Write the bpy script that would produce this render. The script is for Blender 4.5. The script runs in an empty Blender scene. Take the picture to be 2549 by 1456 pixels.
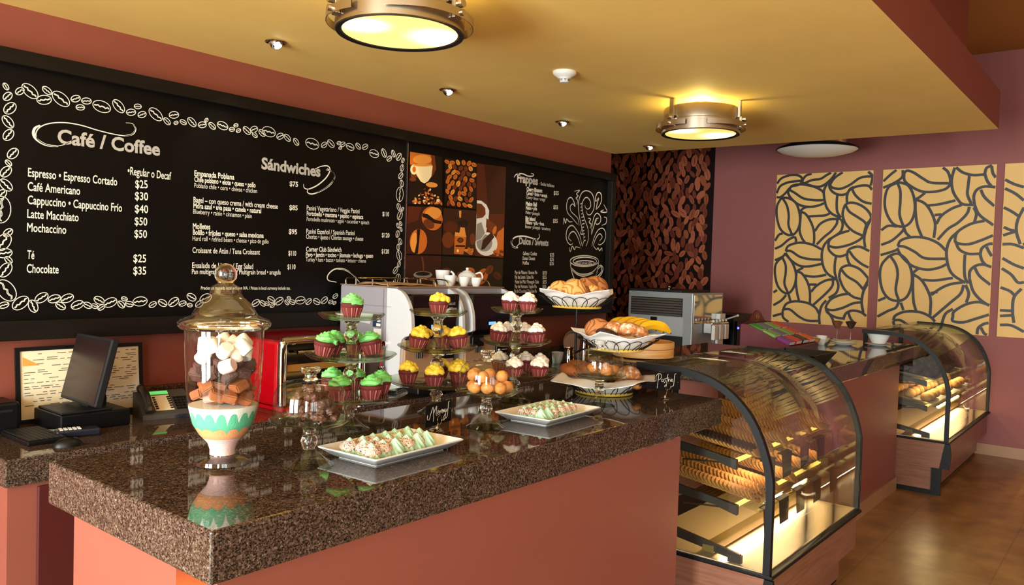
import bpy, bmesh, math, random
from mathutils import Vector, Matrix, Euler
random.seed(7)
PI = math.pi
sc = bpy.context.scene
COL = sc.collection

# ------------------------------------------------------------------ camera
# world: x along the menu wall, y towards it, z up, metres; eye height 1.575
CAM = Vector((0, 0, 1.575))
FPX = 1978.2
YAW, PIT, ROL = math.radians(51.076), math.radians(-1.835), math.radians(1.770)
FW = Vector((math.sin(YAW)*math.cos(PIT), math.cos(YAW)*math.cos(PIT), math.sin(PIT)))
_r = Vector((math.cos(YAW), -math.sin(YAW), 0))
_u = _r.cross(FW)
RT = math.cos(ROL)*_r + math.sin(ROL)*_u
UP = -math.sin(ROL)*_r + math.cos(ROL)*_u
cd = bpy.data.cameras.new('camera')
cd.sensor_width = 36
cd.lens = 36*FPX/2549
cd.clip_start = 0.05
cam = bpy.data.objects.new('camera', cd)
cam.matrix_world = Matrix(((RT.x, UP.x, -FW.x, CAM.x), (RT.y, UP.y, -FW.y, CAM.y), (RT.z, UP.z, -FW.z, CAM.z), (0, 0, 0, 1)))
COL.objects.link(cam)
sc.camera = cam

# ------------------------------------------------------------------ light & exposure
sc.view_settings.view_transform = 'Standard'
sc.view_settings.look = 'None'
sc.view_settings.gamma = 1
sc.view_settings.exposure = 0.8
sc.view_settings.use_curve_mapping = False
cy = sc.cycles
cy.max_bounces = 12; cy.diffuse_bounces = 6; cy.glossy_bounces = 5
cy.transmission_bounces = 12; cy.transparent_max_bounces = 40
cy.caustics_reflective = False; cy.caustics_refractive = False
cy.sample_clamp_indirect = 4.0
W = bpy.data.worlds.new('world'); sc.world = W
W.use_nodes = True
W.node_tree.nodes['Background'].inputs[0].default_value = (0.75, 0.85, 1.0, 1)
W.node_tree.nodes['Background'].inputs[1].default_value = 0.6

def area_light(name, loc, rot, sx, sy, radiance, color):
    l = bpy.data.lights.new(name, 'AREA'); l.shape = 'RECTANGLE'; l.size = sx; l.size_y = sy
    l.energy = radiance*sx*sy*PI; l.color = color
    o = bpy.data.objects.new(name, l); o.location = loc; o.rotation_euler = rot
    COL.objects.link(o); return o
DAY = (0.90, 0.96, 1.0)
# daylight standing in the window openings of the left wall (x = -3.5) plus added fill light at the front wall (y = -4.5)
WIN_LEFT = [(0.2, 1.35), (1.5, 2.65), (-3.2, -2.1)]
for a, b in WIN_LEFT:
    area_light('daylight', (-3.56, (a+b)/2, 1.5), (0, -PI/2, 0), 2.9, b-a, 30.0, DAY)
FILL_FRONT = [(-3.1, -1.8), (-1.6, -0.3)]  # unseen front windows, added only to let in fill light
for a, b in FILL_FRONT:
    area_light('daylight', ((a+b)/2, -4.56, 1.45), (-PI/2, 0, PI), b-a, 2.5, 4.0, DAY)  # fill light behind the added front windows

# ------------------------------------------------------------------ colours & materials
def lin(c):
    return tuple(((v/255)/12.92 if v/255 <= 0.04045 else ((v/255+0.055)/1.055)**2.4) for v in c)
def new_mat(name):
    m = bpy.data.materials.new(name); m.use_nodes = True
    return m, m.node_tree, m.node_tree.nodes['Principled BSDF']
def mat(name, c, rough=0.5, metal=0.0, emit=0, ecol=None, coat=0, spec=0.5, vary=0, scale=8, bump=0, bscale=60, sss=0):
    m, nt, b = new_mat(name)
    col = (*lin(c), 1)
    b.inputs['Base Color'].default_value = col
    b.inputs['Roughness'].default_value = rough
    b.inputs['Metallic'].default_value = metal
    b.inputs['Coat Weight'].default_value = coat
    b.inputs['Specular IOR Level'].default_value = spec
    if sss:
        b.inputs['Subsurface Weight'].default_value = sss
        b.inputs['Subsurface Radius'].default_value = (0.01, 0.006, 0.004)
    if emit:
        b.inputs['Emission Color'].default_value = (*lin(ecol or c), 1)
        b.inputs['Emission Strength'].default_value = emit
    if vary or bump:
        tc = nt.nodes.new('ShaderNodeTexCoord')
    if vary:
        n = nt.nodes.new('ShaderNodeTexNoise'); n.inputs['Scale'].default_value = scale; n.inputs['Detail'].default_value = 4
        nt.links.new(tc.outputs['Object'], n.inputs['Vector'])
        r = nt.nodes.new('ShaderNodeValToRGB')
        r.color_ramp.elements[0].position = 0.3; r.color_ramp.elements[1].position = 0.7
        r.color_ramp.elements[0].color = (*[v*(1-vary) for v in col[:3]], 1)
        r.color_ramp.elements[1].color = (*[min(1, v*(1+vary)) for v in col[:3]], 1)
        nt.links.new(n.outputs['Fac'], r.inputs[0]); nt.links.new(r.outputs[0], b.inputs['Base Color'])
    if bump:
        n2 = nt.nodes.new('ShaderNodeTexNoise'); n2.inputs['Scale'].default_value = bscale; n2.inputs['Detail'].default_value = 3
        nt.links.new(tc.outputs['Object'], n2.inputs['Vector'])
        bp = nt.nodes.new('ShaderNodeBump'); bp.inputs['Strength'].default_value = bump; bp.inputs['Distance'].default_value = 0.004
        nt.links.new(n2.outputs['Fac'], bp.inputs['Height']); nt.links.new(bp.outputs[0], b.inputs['Normal'])
    return m
def glass_thin(name, tint=(255, 255, 255), ior=1.5, boost=1.0, rough=0.0):
    m = bpy.data.materials.new(name); m.use_nodes = True; nt = m.node_tree; nt.nodes.clear()
    out = nt.nodes.new('ShaderNodeOutputMaterial'); mx = nt.nodes.new('ShaderNodeMixShader')
    t = nt.nodes.new('ShaderNodeBsdfTransparent'); t.inputs[0].default_value = (*lin(tint), 1)
    g = nt.nodes.new('ShaderNodeBsdfGlossy'); g.inputs['Roughness'].default_value = rough
    f = nt.nodes.new('ShaderNodeLayerWeight'); f.inputs[0].default_value = 0.5
    pw = nt.nodes.new('ShaderNodeMath'); pw.operation = 'POWER'; pw.inputs[1].default_value = 5
    mm = nt.nodes.new('ShaderNodeMath'); mm.operation = 'MULTIPLY_ADD'; mm.inputs[1].default_value = 0.9; mm.inputs[2].default_value = 0.045*boost; mm.use_clamp = True
    nt.links.new(f.outputs['Facing'], pw.inputs[0]); nt.links.new(pw.outputs[0], mm.inputs[0]); nt.links.new(mm.outputs[0], mx.inputs[0])
    nt.links.new(t.outputs[0], mx.inputs[1]); nt.links.new(g.outputs[0], mx.inputs[2])
    nt.links.new(mx.outputs[0], out.inputs[0]); return m
def glass_solid(name, c=(255, 255, 255)):
    m, nt, b = new_mat(name)
    b.inputs['Base Color'].default_value = (*lin(c), 1); b.inputs['Transmission Weight'].default_value = 1
    b.inputs['Roughness'].default_value = 0.0; b.inputs['IOR'].default_value = 1.48
    return m
def ramp(nt, fac, stops):
    r = nt.nodes.new('ShaderNodeValToRGB'); e = r.color_ramp.elements
    while len(e) < len(stops): e.new(0.5)
    for k, (p, c) in enumerate(stops): e[k].position = p; e[k].color = (*lin(c), 1)
    nt.links.new(fac, r.inputs[0]); return r
def granite(name):
    m, nt, b = new_mat(name)
    tc = nt.nodes.new('ShaderNodeTexCoord')
    v = nt.nodes.new('ShaderNodeTexVoronoi'); v.inputs['Scale'].default_value = 340
    n0 = nt.nodes.new('ShaderNodeTexNoise'); n0.inputs['Scale'].default_value = 130; n0.inputs['Detail'].default_value = 5
    n1 = nt.nodes.new('ShaderNodeTexNoise'); n1.inputs['Scale'].default_value = 9
    for x in (v, n0, n1): nt.links.new(tc.outputs['Object'], x.inputs['Vector'])
    sep = nt.nodes.new('ShaderNodeSeparateColor'); nt.links.new(v.outputs['Color'], sep.inputs[0])
    r1 = ramp(nt, sep.outputs[0], [(0.0, (32, 25, 22)), (0.2, (40, 32, 27)), (0.32, (78, 61, 50)), (0.6, (92, 73, 61)), (0.75, (114, 94, 82)), (0.93, (100, 82, 71)), (1.0, (152, 134, 122))])
    r1.color_ramp.interpolation = 'LINEAR'
    r2 = ramp(nt, n0.outputs['Fac'], [(0.36, (110, 96, 88)), (0.62, (250, 245, 240))])
    mx = nt.nodes.new('ShaderNodeMix'); mx.data_type = 'RGBA'; mx.blend_type = 'MULTIPLY'; mx.inputs[0].default_value = 0.75
    nt.links.new(r1.outputs[0], mx.inputs[6]); nt.links.new(r2.outputs[0], mx.inputs[7])
    nt.links.new(mx.outputs[2], b.inputs['Base Color'])
    b.inputs['Roughness'].default_value = 0.035; b.inputs['Specular IOR Level'].default_value = 0.3
    return m
def wood(name, c1, c2, rough=0.45, sx=(1, 1, 12), scale=5):
    m, nt, b = new_mat(name)
    tc = nt.nodes.new('ShaderNodeTexCoord'); mp = nt.nodes.new('ShaderNodeMapping'); mp.inputs['Scale'].default_value = sx
    n = nt.nodes.new('ShaderNodeTexNoise'); n.inputs['Scale'].default_value = scale; n.inputs['Detail'].default_value = 6
    nt.links.new(tc.outputs['Object'], mp.inputs[0]); nt.links.new(mp.outputs[0], n.inputs['Vector'])
    r = ramp(nt, n.outputs['Fac'], [(0.35, c1), (0.65, c2)])
    nt.links.new(r.outputs[0], b.inputs['Base Color']); b.inputs['Roughness'].default_value = rough; b.inputs['Specular IOR Level'].default_value = .2 if max(c1) < 60 else .5
    return m
def rings(name, c1, c2, scale=60, rough=0.7, direction='X', dist=3):
    m, nt, b = new_mat(name)
    tc = nt.nodes.new('ShaderNodeTexCoord'); w = nt.nodes.new('ShaderNodeTexWave'); w.wave_type = 'RINGS'; w.rings_direction = direction
    w.inputs['Scale'].default_value = scale; w.inputs['Distortion'].default_value = dist
    mp = nt.nodes.new('ShaderNodeMapping'); mp.inputs['Location'].default_value = (0.045, 0, 0)
    nt.links.new(tc.outputs['Object'], mp.inputs[0]); nt.links.new(mp.outputs[0], w.inputs['Vector'])
    r = ramp(nt, w.outputs['Fac'], [(0.12, c2), (0.34, c1)])
    nt.links.new(r.outputs[0], b.inputs['Base Color']); b.inputs['Roughness'].default_value = rough
    bp = nt.nodes.new('ShaderNodeBump'); bp.inputs['Strength'].default_value = 0.5; bp.inputs['Distance'].default_value = 0.003
    nt.links.new(w.outputs['Fac'], bp.inputs['Height']); nt.links.new(bp.outputs[0], b.inputs['Normal'])
    return m
def dusted(name, c1, c2, c3):
    m, nt, b = new_mat(name)
    tc = nt.nodes.new('ShaderNodeTexCoord'); n = nt.nodes.new('ShaderNodeTexNoise'); n.inputs['Scale'].default_value = 38; n.inputs['Detail'].default_value = 8; n.inputs['Roughness'].default_value = .7
    nt.links.new(tc.outputs['Object'], n.inputs['Vector'])
    r = ramp(nt, n.outputs['Fac'], [(.36, c1), (.5, c2), (.6, c3)]); nt.links.new(r.outputs[0], b.inputs['Base Color']); b.inputs['Roughness'].default_value = .7
    bp = nt.nodes.new('ShaderNodeBump'); bp.inputs['Strength'].default_value = .5; bp.inputs['Distance'].default_value = .004
    nt.links.new(n.outputs['Fac'], bp.inputs['Height']); nt.links.new(bp.outputs[0], b.inputs['Normal'])
    return m
def speckle(name, base, specks, scale=120, rough=0.7):
    m, nt, b = new_mat(name)
    tc = nt.nodes.new('ShaderNodeTexCoord'); v = nt.nodes.new('ShaderNodeTexVoronoi'); v.inputs['Scale'].default_value = scale
    nt.links.new(tc.outputs['Object'], v.inputs['Vector'])
    sep = nt.nodes.new('ShaderNodeSeparateColor'); nt.links.new(v.outputs['Color'], sep.inputs[0])
    st = [(0.0, base)] + [(0.35+0.6*k/max(1, len(specks)), c) for k, c in enumerate(specks)]
    r = ramp(nt, sep.outputs[0], st); r.color_ramp.interpolation = 'CONSTANT'
    nt.links.new(r.outputs[0], b.inputs['Base Color']); b.inputs['Roughness'].default_value = rough
    bp = nt.nodes.new('ShaderNodeBump'); bp.inputs['Strength'].default_value = 0.6; bp.inputs['Distance'].default_value = 0.003
    nt.links.new(v.outputs['Distance'], bp.inputs['Height']); nt.links.new(bp.outputs[0], b.inputs['Normal'])
    return m

M = dict(
    ceil=mat('ochre_paint', (246, 208, 118), 0.75, vary=0.04, scale=2),
    ceil2=mat('dim_ochre_paint', (170, 112, 44), 0.8),
    terra=mat('terracotta_paint', (130, 62, 43), 0.6, vary=0.03, scale=3),
    pale=mat('cream_paint', (236, 214, 180), 0.7),
    maroon=mat('maroon_paint', (142, 78, 74), 0.65, vary=0.03, scale=3),
    counter=mat('counter_paint', (136, 74, 60), 0.45, vary=0.03, scale=3),
    darkred=mat('dark_red_laminate', (74, 26, 24), 0.4),
    granite=granite('brown_granite'),
    frame=wood('dark_frame_wood', (13, 8, 5), (21, 14, 9), 0.5, (1, 12, 12), 3),
    board=mat('black_board', (9, 6, 5), 0.45, spec=0.15),
    chalk=mat('chalk_white', (232, 222, 205), 0.9),
    chalkh=mat('chalk_heading', (180, 170, 158), 0.9),
    chalk2=mat('chalk_grey', (150, 142, 132), 0.9),
    white=mat('white_porcelain', (238, 236, 232), 0.15, coat=0.3),
    plastic=mat('white_plastic', (225, 222, 218), 0.4),
    black=mat('black_plastic', (9, 9, 11), 0.4, spec=0.3),
    blackg=mat('black_gloss', (8, 8, 9), 0.06),
    rubber=mat('black_rubber', (11, 11, 14), 0.5, spec=0.3),
    dark=mat('charcoal', (24, 23, 24), 0.5, spec=0.3),
    steel=mat('brushed_steel', (190, 188, 184), 0.35, 0.7),
    chrome=mat('chrome', (225, 222, 216), 0.07, 1.0),
    nickel=mat('brushed_nickel', (196, 182, 164), 0.26, 1.0),
    lilac=mat('grey_lilac_panel', (146, 139, 145), 0.4, 0.0),
    silver=mat('silver_paint', (228, 226, 228), 0.3, 0.3),
    tan=mat('tan_panel', (170, 130, 96), 0.5),
    red=mat('red_enamel', (158, 4, 14), 0.2, coat=0.3),
    glass=glass_thin('clear_glass', (250, 253, 250), 1.5, 1.6),
    pane=glass_thin('case_glass', (246, 250, 246), 1.5, 1.5),
    gedge=glass_thin('green_glass', (243, 250, 240), 1.5, 1.3),
    lidg=glass_thin('lid_glass', (250, 251, 248), 1.5, 3.0),
    solid=glass_solid('solid_glass', (250, 252, 248)),
    paper=mat('paper_white', (232, 226, 216), 0.8),
    parchment=mat('parchment', (232, 212, 176), 0.8),
    cloth=mat('white_cloth', (246, 242, 240), 0.85, sss=0.0),
    wire=mat('black_wire', (22, 20, 20), 0.4, 0.5),
    raffia=mat('raffia', (214, 176, 72), 0.8, bump=0.6, bscale=150),
    liner=mat('red_paper_liner', (116, 38, 36), 0.6),
    liner2=mat('pale_red_liner', (168, 92, 86), 0.5),
    velvet=mat('red_velvet_cake', (96, 24, 22), 0.8, bump=0.5, bscale=200),
    green=mat('green_frosting', (124, 208, 112), 0.45, vary=0.12, scale=40, sss=0.1),
    yellow=mat('yellow_frosting', (252, 208, 66), 0.45, vary=0.08, scale=40, sss=0.1),
    cream=mat('white_frosting', (244, 228, 212), 0.5, vary=0.05, scale=40, sss=0.1),
    mint=mat('mint_meringue', (186, 226, 194), 0.6),
    nuts=speckle('nut_coating', (206, 170, 140), [(236, 214, 196), (120, 80, 66), (216, 184, 160), (246, 228, 212)], 420),
    banana=mat('banana_skin', (236, 178, 26), 0.4, vary=0.1, scale=10),
    bananatip=mat('banana_tip', (70, 48, 22), 0.7),
    bamboo=wood('bamboo', (206, 148, 80), (226, 172, 104), 0.5, (1, 1, 14), 6),
    concha=rings('shell_bread', (224, 166, 92), (176, 108, 46), 42),
    concha2=rings('brown_shell_bread', (190, 122, 66), (138, 76, 36), 42),
    crust=mat('bread_crust', (150, 84, 36), 0.55, vary=0.4, scale=30, bump=0.4, bscale=90),
    crust2=mat('golden_crust', (186, 116, 54), 0.55, vary=0.25, scale=30, bump=0.4, bscale=90),
    sugar=dusted('sugared_crust', (158, 86, 36), (196, 128, 70), (238, 222, 206)),
    choc=mat('dark_chocolate', (52, 28, 24), 0.55, vary=0.3, scale=60, bump=0.6, bscale=120),
    bun=mat('puff_bun', (212, 134, 66), 0.6, vary=0.3, scale=40, bump=0.4, bscale=140),
    cluster=mat('chocolate_flakes', (78, 40, 26), 0.5, vary=0.4, scale=60, bump=0.8, bscale=120),
    cookie=mat('golden_cookie', (190, 128, 62), 0.75, vary=0.2, scale=60, bump=0.5, bscale=200),
    cookie2=speckle('chip_cookie', (178, 118, 58), [(188, 128, 66), (70, 38, 22), (170, 110, 54), (196, 136, 72)], 130),
    cookie3=mat('chocolate_cookie', (66, 34, 22), 0.75, vary=0.2, scale=60, bump=0.5, bscale=200),
    laminate=wood('brown_laminate', (128, 82, 62), (144, 98, 78), 0.35, (1, 1, 16), 5),
    deck=mat('cream_deck', (206, 178, 142), 0.35),
    bracket=mat('grey_bracket', (70, 64, 62), 0.4, 0.4),
    baseb=mat('stone_baseboard', (164, 122, 86), 0.4, vary=0.08, scale=6),
)

# ------------------------------------------------------------------ mesh helpers
class MB:
    def __init__(s): s.v = []; s.f = []; s.m = []; s.xf = Matrix.Identity(4)
    def add(s, vs, fs, mi=0):
        k = len(s.v)
        s.v += [tuple(s.xf @ Vector(p)) for p in vs]
        for f in fs: s.f.append(tuple(i+k for i in f)); s.m.append(mi)
        return s
    def box(s, x0, x1, y0, y1, z0, z1, mi=0, b=0.0):
        if b <= 0:
            return s.add([(x0, y0, z0), (x1, y0, z0), (x1, y1, z0), (x0, y1, z0), (x0, y0, z1), (x1, y0, z1), (x1, y1, z1), (x0, y1, z1)],
                         [(0, 3, 2, 1), (4, 5, 6, 7), (0, 1, 5, 4), (1, 2, 6, 5), (2, 3, 7, 6), (3, 0, 4, 7)], mi)
        s.flat = True; bm = bmesh.new(); bmesh.ops.create_cube(bm, size=1)
        for v in bm.verts:
            v.co = Vector((x0+(v.co.x+.5)*(x1-x0), y0+(v.co.y+.5)*(y1-y0), z0+(v.co.z+.5)*(z1-z0)))
        bmesh.ops.bevel(bm, geom=bm.edges[:], offset=min(b, abs(x1-x0)*.45, abs(y1-y0)*.45, abs(z1-z0)*.45), segments=2, profile=0.5, affect='EDGES')
        bm.verts.index_update()
        s.add([v.co[:] for v in bm.verts], [[v.index for v in f.verts] for f in bm.faces], mi); bm.free(); return s
    def lathe(s, prof, seg=32, c=(0, 0, 0), mi=0, mod=None, closed=False):
        vs = []; fs = []; n = len(prof)
        for r, z in prof:
            for j in range(seg):
                a = 2*PI*j/seg; rr = r*(mod(a, z) if mod else 1)
                vs.append((c[0]+rr*math.cos(a), c[1]+rr*math.sin(a), c[2]+z))
        for i in range(n-1 if not closed else n):
            i2 = (i+1) % n
            for j in range(seg):
                k = (j+1) % seg; fs.append((i*seg+j, i*seg+k, i2*seg+k, i2*seg+j))
        if not closed:
            if prof[0][0] > 1e-5: fs.append(tuple(range(seg))[::-1]) if s.caps else None
            if prof[-1][0] > 1e-5: fs.append(tuple((n-1)*seg+j for j in range(seg))) if s.caps else None
        return s.add(vs, fs, mi)
    caps = True
    flat = False
    def cyl(s, p0, p1, r0, r1=None, seg=16, mi=0): return s.tube([p0, p1], [r0, r0 if r1 is None else r1], seg, mi)
    def tube(s, pts, r, seg=8, mi=0, closed=False, caps=True, star=0):
        pts = [Vector(p) for p in pts]; n = len(pts)
        rr = r if isinstance(r, (list, tuple)) else [r]*n
        tg = []
        for i in range(n):
            a = pts[(i-1) % n] if (closed or i > 0) else pts[i]
            b = pts[(i+1) % n] if (closed or i < n-1) else pts[i]
            t = b-a; tg.append(t.normalized() if t.length > 1e-9 else Vector((0, 0, 1)))
        ref = Vector((0, 0, 1)) if abs(tg[0].z) < 0.9 else Vector((1, 0, 0))
        u = tg[0].cross(ref).normalized(); vs = []; fs = []
        for i in range(n):
            u = (u-tg[i]*u.dot(tg[i]))
            u = u.normalized() if u.length > 1e-6 else tg[i].orthogonal().normalized()
            w = tg[i].cross(u)
            for j in range(seg):
                a = 2*PI*j/seg; k = rr[i]*(1+(star if j % 2 else -star))
                vs.append(tuple(pts[i]+u*(k*math.cos(a))+w*(k*math.sin(a))))
        for i in range(n if closed else n-1):
            i2 = (i+1) % n
            for j in range(seg):
                k = (j+1) % seg; fs.append((i*seg+j, i*seg+k, i2*seg+k, i2*seg+j))
        if caps and not closed:
            fs.append(tuple(range(seg))[::-1]); fs.append(tuple((n-1)*seg+j for j in range(seg)))
        return s.add(vs, fs, mi)
    def ball(s, c, rad, seg=16, rows=10, mi=0, fn=None):
        rad = (rad,)*3 if isinstance(rad, (int, float)) else rad
        vs = [(c[0], c[1], c[2]-rad[2])]; fs = []
        for i in range(1, rows):
            t = -PI/2+PI*i/rows
            for j in range(seg):
                a = 2*PI*j/seg; d = Vector((math.cos(t)*math.cos(a), math.cos(t)*math.sin(a), math.sin(t)))
                k = fn(d) if fn else 1
                vs.append((c[0]+d.x*rad[0]*k, c[1]+d.y*rad[1]*k, c[2]+d.z*rad[2]*k))
        vs.append((c[0], c[1], c[2]+rad[2])); L = len(vs)-1
        for j in range(seg):
            k = (j+1) % seg
            fs.append((0, 1+k, 1+j)); fs.append((L, L-seg+j, L-seg+k))
            for i in range(rows-2): fs.append((1+i*seg+j, 1+i*seg+k, 1+(i+1)*seg+k, 1+(i+1)*seg+j))
        return s.add(vs, fs, mi)
    def prism(s, pts, d, mi=0):
        d = Vector(d); n = len(pts); pts = [Vector(p) for p in pts]
        vs = [tuple(p) for p in pts]+[tuple(p+d) for p in pts]
        fs = [tuple(range(n))[::-1], tuple(range(n, 2*n))]+[(i, (i+1) % n, n+(i+1) % n, n+i) for i in range(n)]
        return s.add(vs, fs, mi)
    def sheet(s, fn, nu, nv, mi=0):
        vs = [fn(i/nu, j/nv) for i in range(nu+1) for j in range(nv+1)]
        return s.add(vs, [(i*(nv+1)+j, (i+1)*(nv+1)+j, (i+1)*(nv+1)+j+1, i*(nv+1)+j+1) for i in range(nu) for j in range(nv)], mi)
    def build(s, name, mats, parent=None, smooth=True, angle=40, recalc=False):
        me = bpy.data.meshes.new(name); me.from_pydata(s.v, [], s.f)
        for m in (mats if isinstance(mats, (list, tuple)) else [mats]): me.materials.append(m)
        me.polygons.foreach_set('material_index', s.m)
        if recalc:
            bm = bmesh.new(); bm.from_mesh(me); bmesh.ops.recalc_face_normals(bm, faces=bm.faces[:]); bm.to_mesh(me); bm.free()
        if smooth:
            me.polygons.foreach_set('use_smooth', [True]*len(me.polygons)); me.set_sharp_from_angle(angle=math.radians(min(angle, 18) if s.flat else angle))
        me.update()
        o = bpy.data.objects.new(name, me); COL.objects.link(o)
        if parent: o.parent = parent
        return o
def smoothpts(pts, k=6, closed=False):
    pts = [Vector(p) for p in pts]; n = len(pts); out = []
    if n < 3: return pts
    for i in range(n if closed else n-1):
        p0 = pts[(i-1) % n] if closed or i > 0 else pts[i]*2-pts[i+1]
        p1, p2 = pts[i], pts[(i+1) % n]
        p3 = pts[(i+2) % n] if closed or i < n-2 else p2*2-p1
        for j in range(k):
            t = j/k
            out.append(0.5*((2*p1)+(p2-p0)*t+(2*p0-5*p1+4*p2-p3)*t*t+(3*p1-p0-3*p2+p3)*t*t*t))
    if not closed: out.append(pts[-1])
    return out
def tag(o, label, cat, group=None, kind=None):
    if label: o['label'] = label
    if cat: o['category'] = cat
    if group: o['group'] = group
    if kind: o['kind'] = kind
    return o
def thing(name, label, cat, loc=(0, 0, 0), rz=0, group=None):
    o = bpy.data.objects.new(name, None); o.empty_display_size = 0.05
    COL.objects.link(o); o.location = loc; o.rotation_euler = (0, 0, rz)
    return tag(o, label, cat, group)
def struct(o): o['kind'] = 'structure'; return o
KIDS = {}
def kids(root):
    return [c for c in root.children]
def dup(root, loc, rot=(0, 0, 0), label=None, group=None, scale=None):
    r = root.copy(); COL.objects.link(r); r.location = loc; r.rotation_euler = rot
    if scale: r.scale = (scale,)*3
    if label: r['label'] = label
    if group: r['group'] = group
    for ch in kids(root):
        c = ch.copy(); COL.objects.link(c); c.parent = r
        for g in kids(ch):
            d = g.copy(); COL.objects.link(d); d.parent = c
    return r
class Stock:
    """first call moves the thing itself, later calls copy it"""
    def __init__(s, root): s.root = root; s.used = False
    def put(s, loc, rot=(0, 0, 0), label=None, group=None, scale=None):
        if not s.used:
            s.used = True; r = s.root; r.location = loc; r.rotation_euler = rot
            if scale: r.scale = (scale,)*3
            if label: r['label'] = label
            if group: r['group'] = group
            return r
        return dup(s.root, loc, rot, label, group, scale if scale else 1.0)
def at(px, py, axis, val):
    """the point of the plane axis = val that the photograph shows at pixel (px, py)"""
    d = RT*((px-1274.5)/FPX)-UP*((py-728)/FPX)+FW
    return CAM+d*((val-CAM[axis])/d[axis])

# ------------------------------------------------------------------ the room
def slab(name, x0, x1, y0, y1, z0, z1, m):
    return struct(MB().box(x0, x1, y0, y1, z0, z1).build(name, m, smooth=False))
def floor_mat():
    m, nt, b = new_mat('stone_tile')
    tc = nt.nodes.new('ShaderNodeTexCoord'); br = nt.nodes.new('ShaderNodeTexBrick')
    br.offset = 0.0; br.inputs['Scale'].default_value = 1.0
    br.inputs['Brick Width'].default_value = 0.6; br.inputs['Row Height'].default_value = 0.6
    br.inputs['Mortar Size'].default_value = 0.004
    for k, c in (('Color1', (180, 140, 78)), ('Color2', (172, 131, 73)), ('Mortar', (150, 112, 64))): br.inputs[k].default_value = (*lin(c), 1)
    nt.links.new(tc.outputs['Object'], br.inputs['Vector'])
    n = nt.nodes.new('ShaderNodeTexNoise'); n.inputs['Scale'].default_value = 5; n.inputs['Detail'].default_value = 7
    nt.links.new(tc.outputs['Object'], n.inputs['Vector'])
    r = ramp(nt, n.outputs['Fac'], [(0.3, (190, 180, 170)), (0.7, (255, 255, 255))])
    mx = nt.nodes.new('ShaderNodeMix'); mx.data_type = 'RGBA'; mx.blend_type = 'MULTIPLY'; mx.inputs[0].default_value = 1
    nt.links.new(br.outputs['Color'], mx.inputs[6]); nt.links.new(r.outputs[0], mx.inputs[7])
    nt.links.new(mx.outputs[2], b.inputs['Base Color']); b.inputs['Roughness'].default_value = 0.3
    return m
slab('floor', -3.7, 8.5, -4.7, 7.0, -0.1, 0.0, floor_mat())
slab('ceiling', -3.7, 8.5, -4.7, 7.0, 3.65, 3.75, M['ceil2'])
SZ = 2.68
MB_ = MB()
MB_.box(-3.5, 6.68, 0.925, 4.05, SZ, 2.95, 0)
# the drop ceiling: ochre underside, terracotta sides
o = MB().add([(-3.5, .925, SZ), (6.68, .925, SZ), (6.5, 4.05, SZ), (-3.5, 4.05, SZ), (-3.5, .925, 2.95), (6.68, .925, 2.95), (6.5, 4.05, 2.95), (-3.5, 4.05, 2.95)],
             [(0, 3, 2, 1)], 0).add([(-3.5, .925, SZ), (6.68, .925, SZ), (6.5, 4.05, SZ), (-3.5, 4.05, SZ), (-3.5, .925, 2.95), (6.68, .925, 2.95), (6.5, 4.05, 2.95), (-3.5, 4.05, 2.95)],
             [(4, 5, 6, 7), (0, 1, 5, 4), (1, 2, 6, 5), (2, 3, 7, 6), (3, 0, 4, 7)], 1).build('ceiling_drop', [M['ceil'], M['terra']], smooth=False)
struct(o)
slab('ceiling_bulkhead', -3.5, 6.6, 1.14, 4.05, 2.95, 3.65, M['terra'])
slab('wall_back', -3.7, 6.45, 4.05, 4.25, 0, 3.65, M['terra'])
slab('wall_right', 8.35, 8.5, -4.7, 7.0, 0, 3.65, M['maroon'])
slab('wall_rear', 6.25, 8.35, 6.85, 7.0, 0, 3.65, M['maroon'])
slab('wall_passage', 6.25, 6.45, 4.25, 6.85, 0, 3.65, M['maroon'])
slab('baseboard_right', 8.335, 8.35, -4.5, 6.85, 0, 0.1, M['baseb'])
def wall_with_openings(name, axis, p0, p1, spans, lo, hi, m):
    mb = MB(); ends = sorted(spans); cur = lo
    def piece(a, b, z0, z1):
        if axis == 'x': mb.box(p0, p1, a, b, z0, z1)
        else: mb.box(a, b, p0, p1, z0, z1)
    for a, b in ends:
        piece(cur, a, 0, 3.65); piece(a, b, 0, 0.03); piece(a, b, 2.97, 3.65); cur = b
    piece(cur, hi, 0, 3.65)
    return struct(mb.build(name, m, smooth=False))
wall_with_openings('wall_left', 'x', -3.7, -3.5, WIN_LEFT, -4.7, 4.05, M['pale'])
wall_with_openings('wall_front', 'y', -4.7, -4.5, FILL_FRONT, -3.5, 8.35, M['pale'])
for k, (a, b) in enumerate(WIN_LEFT):
    mb = MB()
    mb.box(-3.54, -3.47, a, b, 0.03, 0.09).box(-3.54, -3.47, a, b, 2.91, 2.97).box(-3.54, -3.47, a, a+.06, .09, 2.91).box(-3.54, -3.47, b-.06, b, .09, 2.91)
    w = struct(mb.build('window_%d' % (k+1), M['dark'], smooth=False))
    MB().box(-3.512, -3.506, a+.06, b-.06, .09, 2.91).build('window_pane', M['glass'], w, smooth=False)
for k, (a, b) in enumerate(FILL_FRONT):  # frames and panes for the added front fill windows
    mb = MB()
    mb.box(a, b, -4.54, -4.47, 0.03, 0.09).box(a, b, -4.54, -4.47, 2.91, 2.97).box(a, a+.06, -4.54, -4.47, .09, 2.91).box(b-.06, b, -4.54, -4.47, .09, 2.91).box((a+b)/2-.03, (a+b)/2+.03, -4.54, -4.47, .09, 2.91)
    w = struct(mb.build('window_%d' % (len(WIN_LEFT)+k+1), M['dark'], smooth=False))
    MB().box(a+.06, b-.06, -4.512, -4.506, .09, 2.91).build('window_pane', M['glass'], w, smooth=False)

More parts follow.
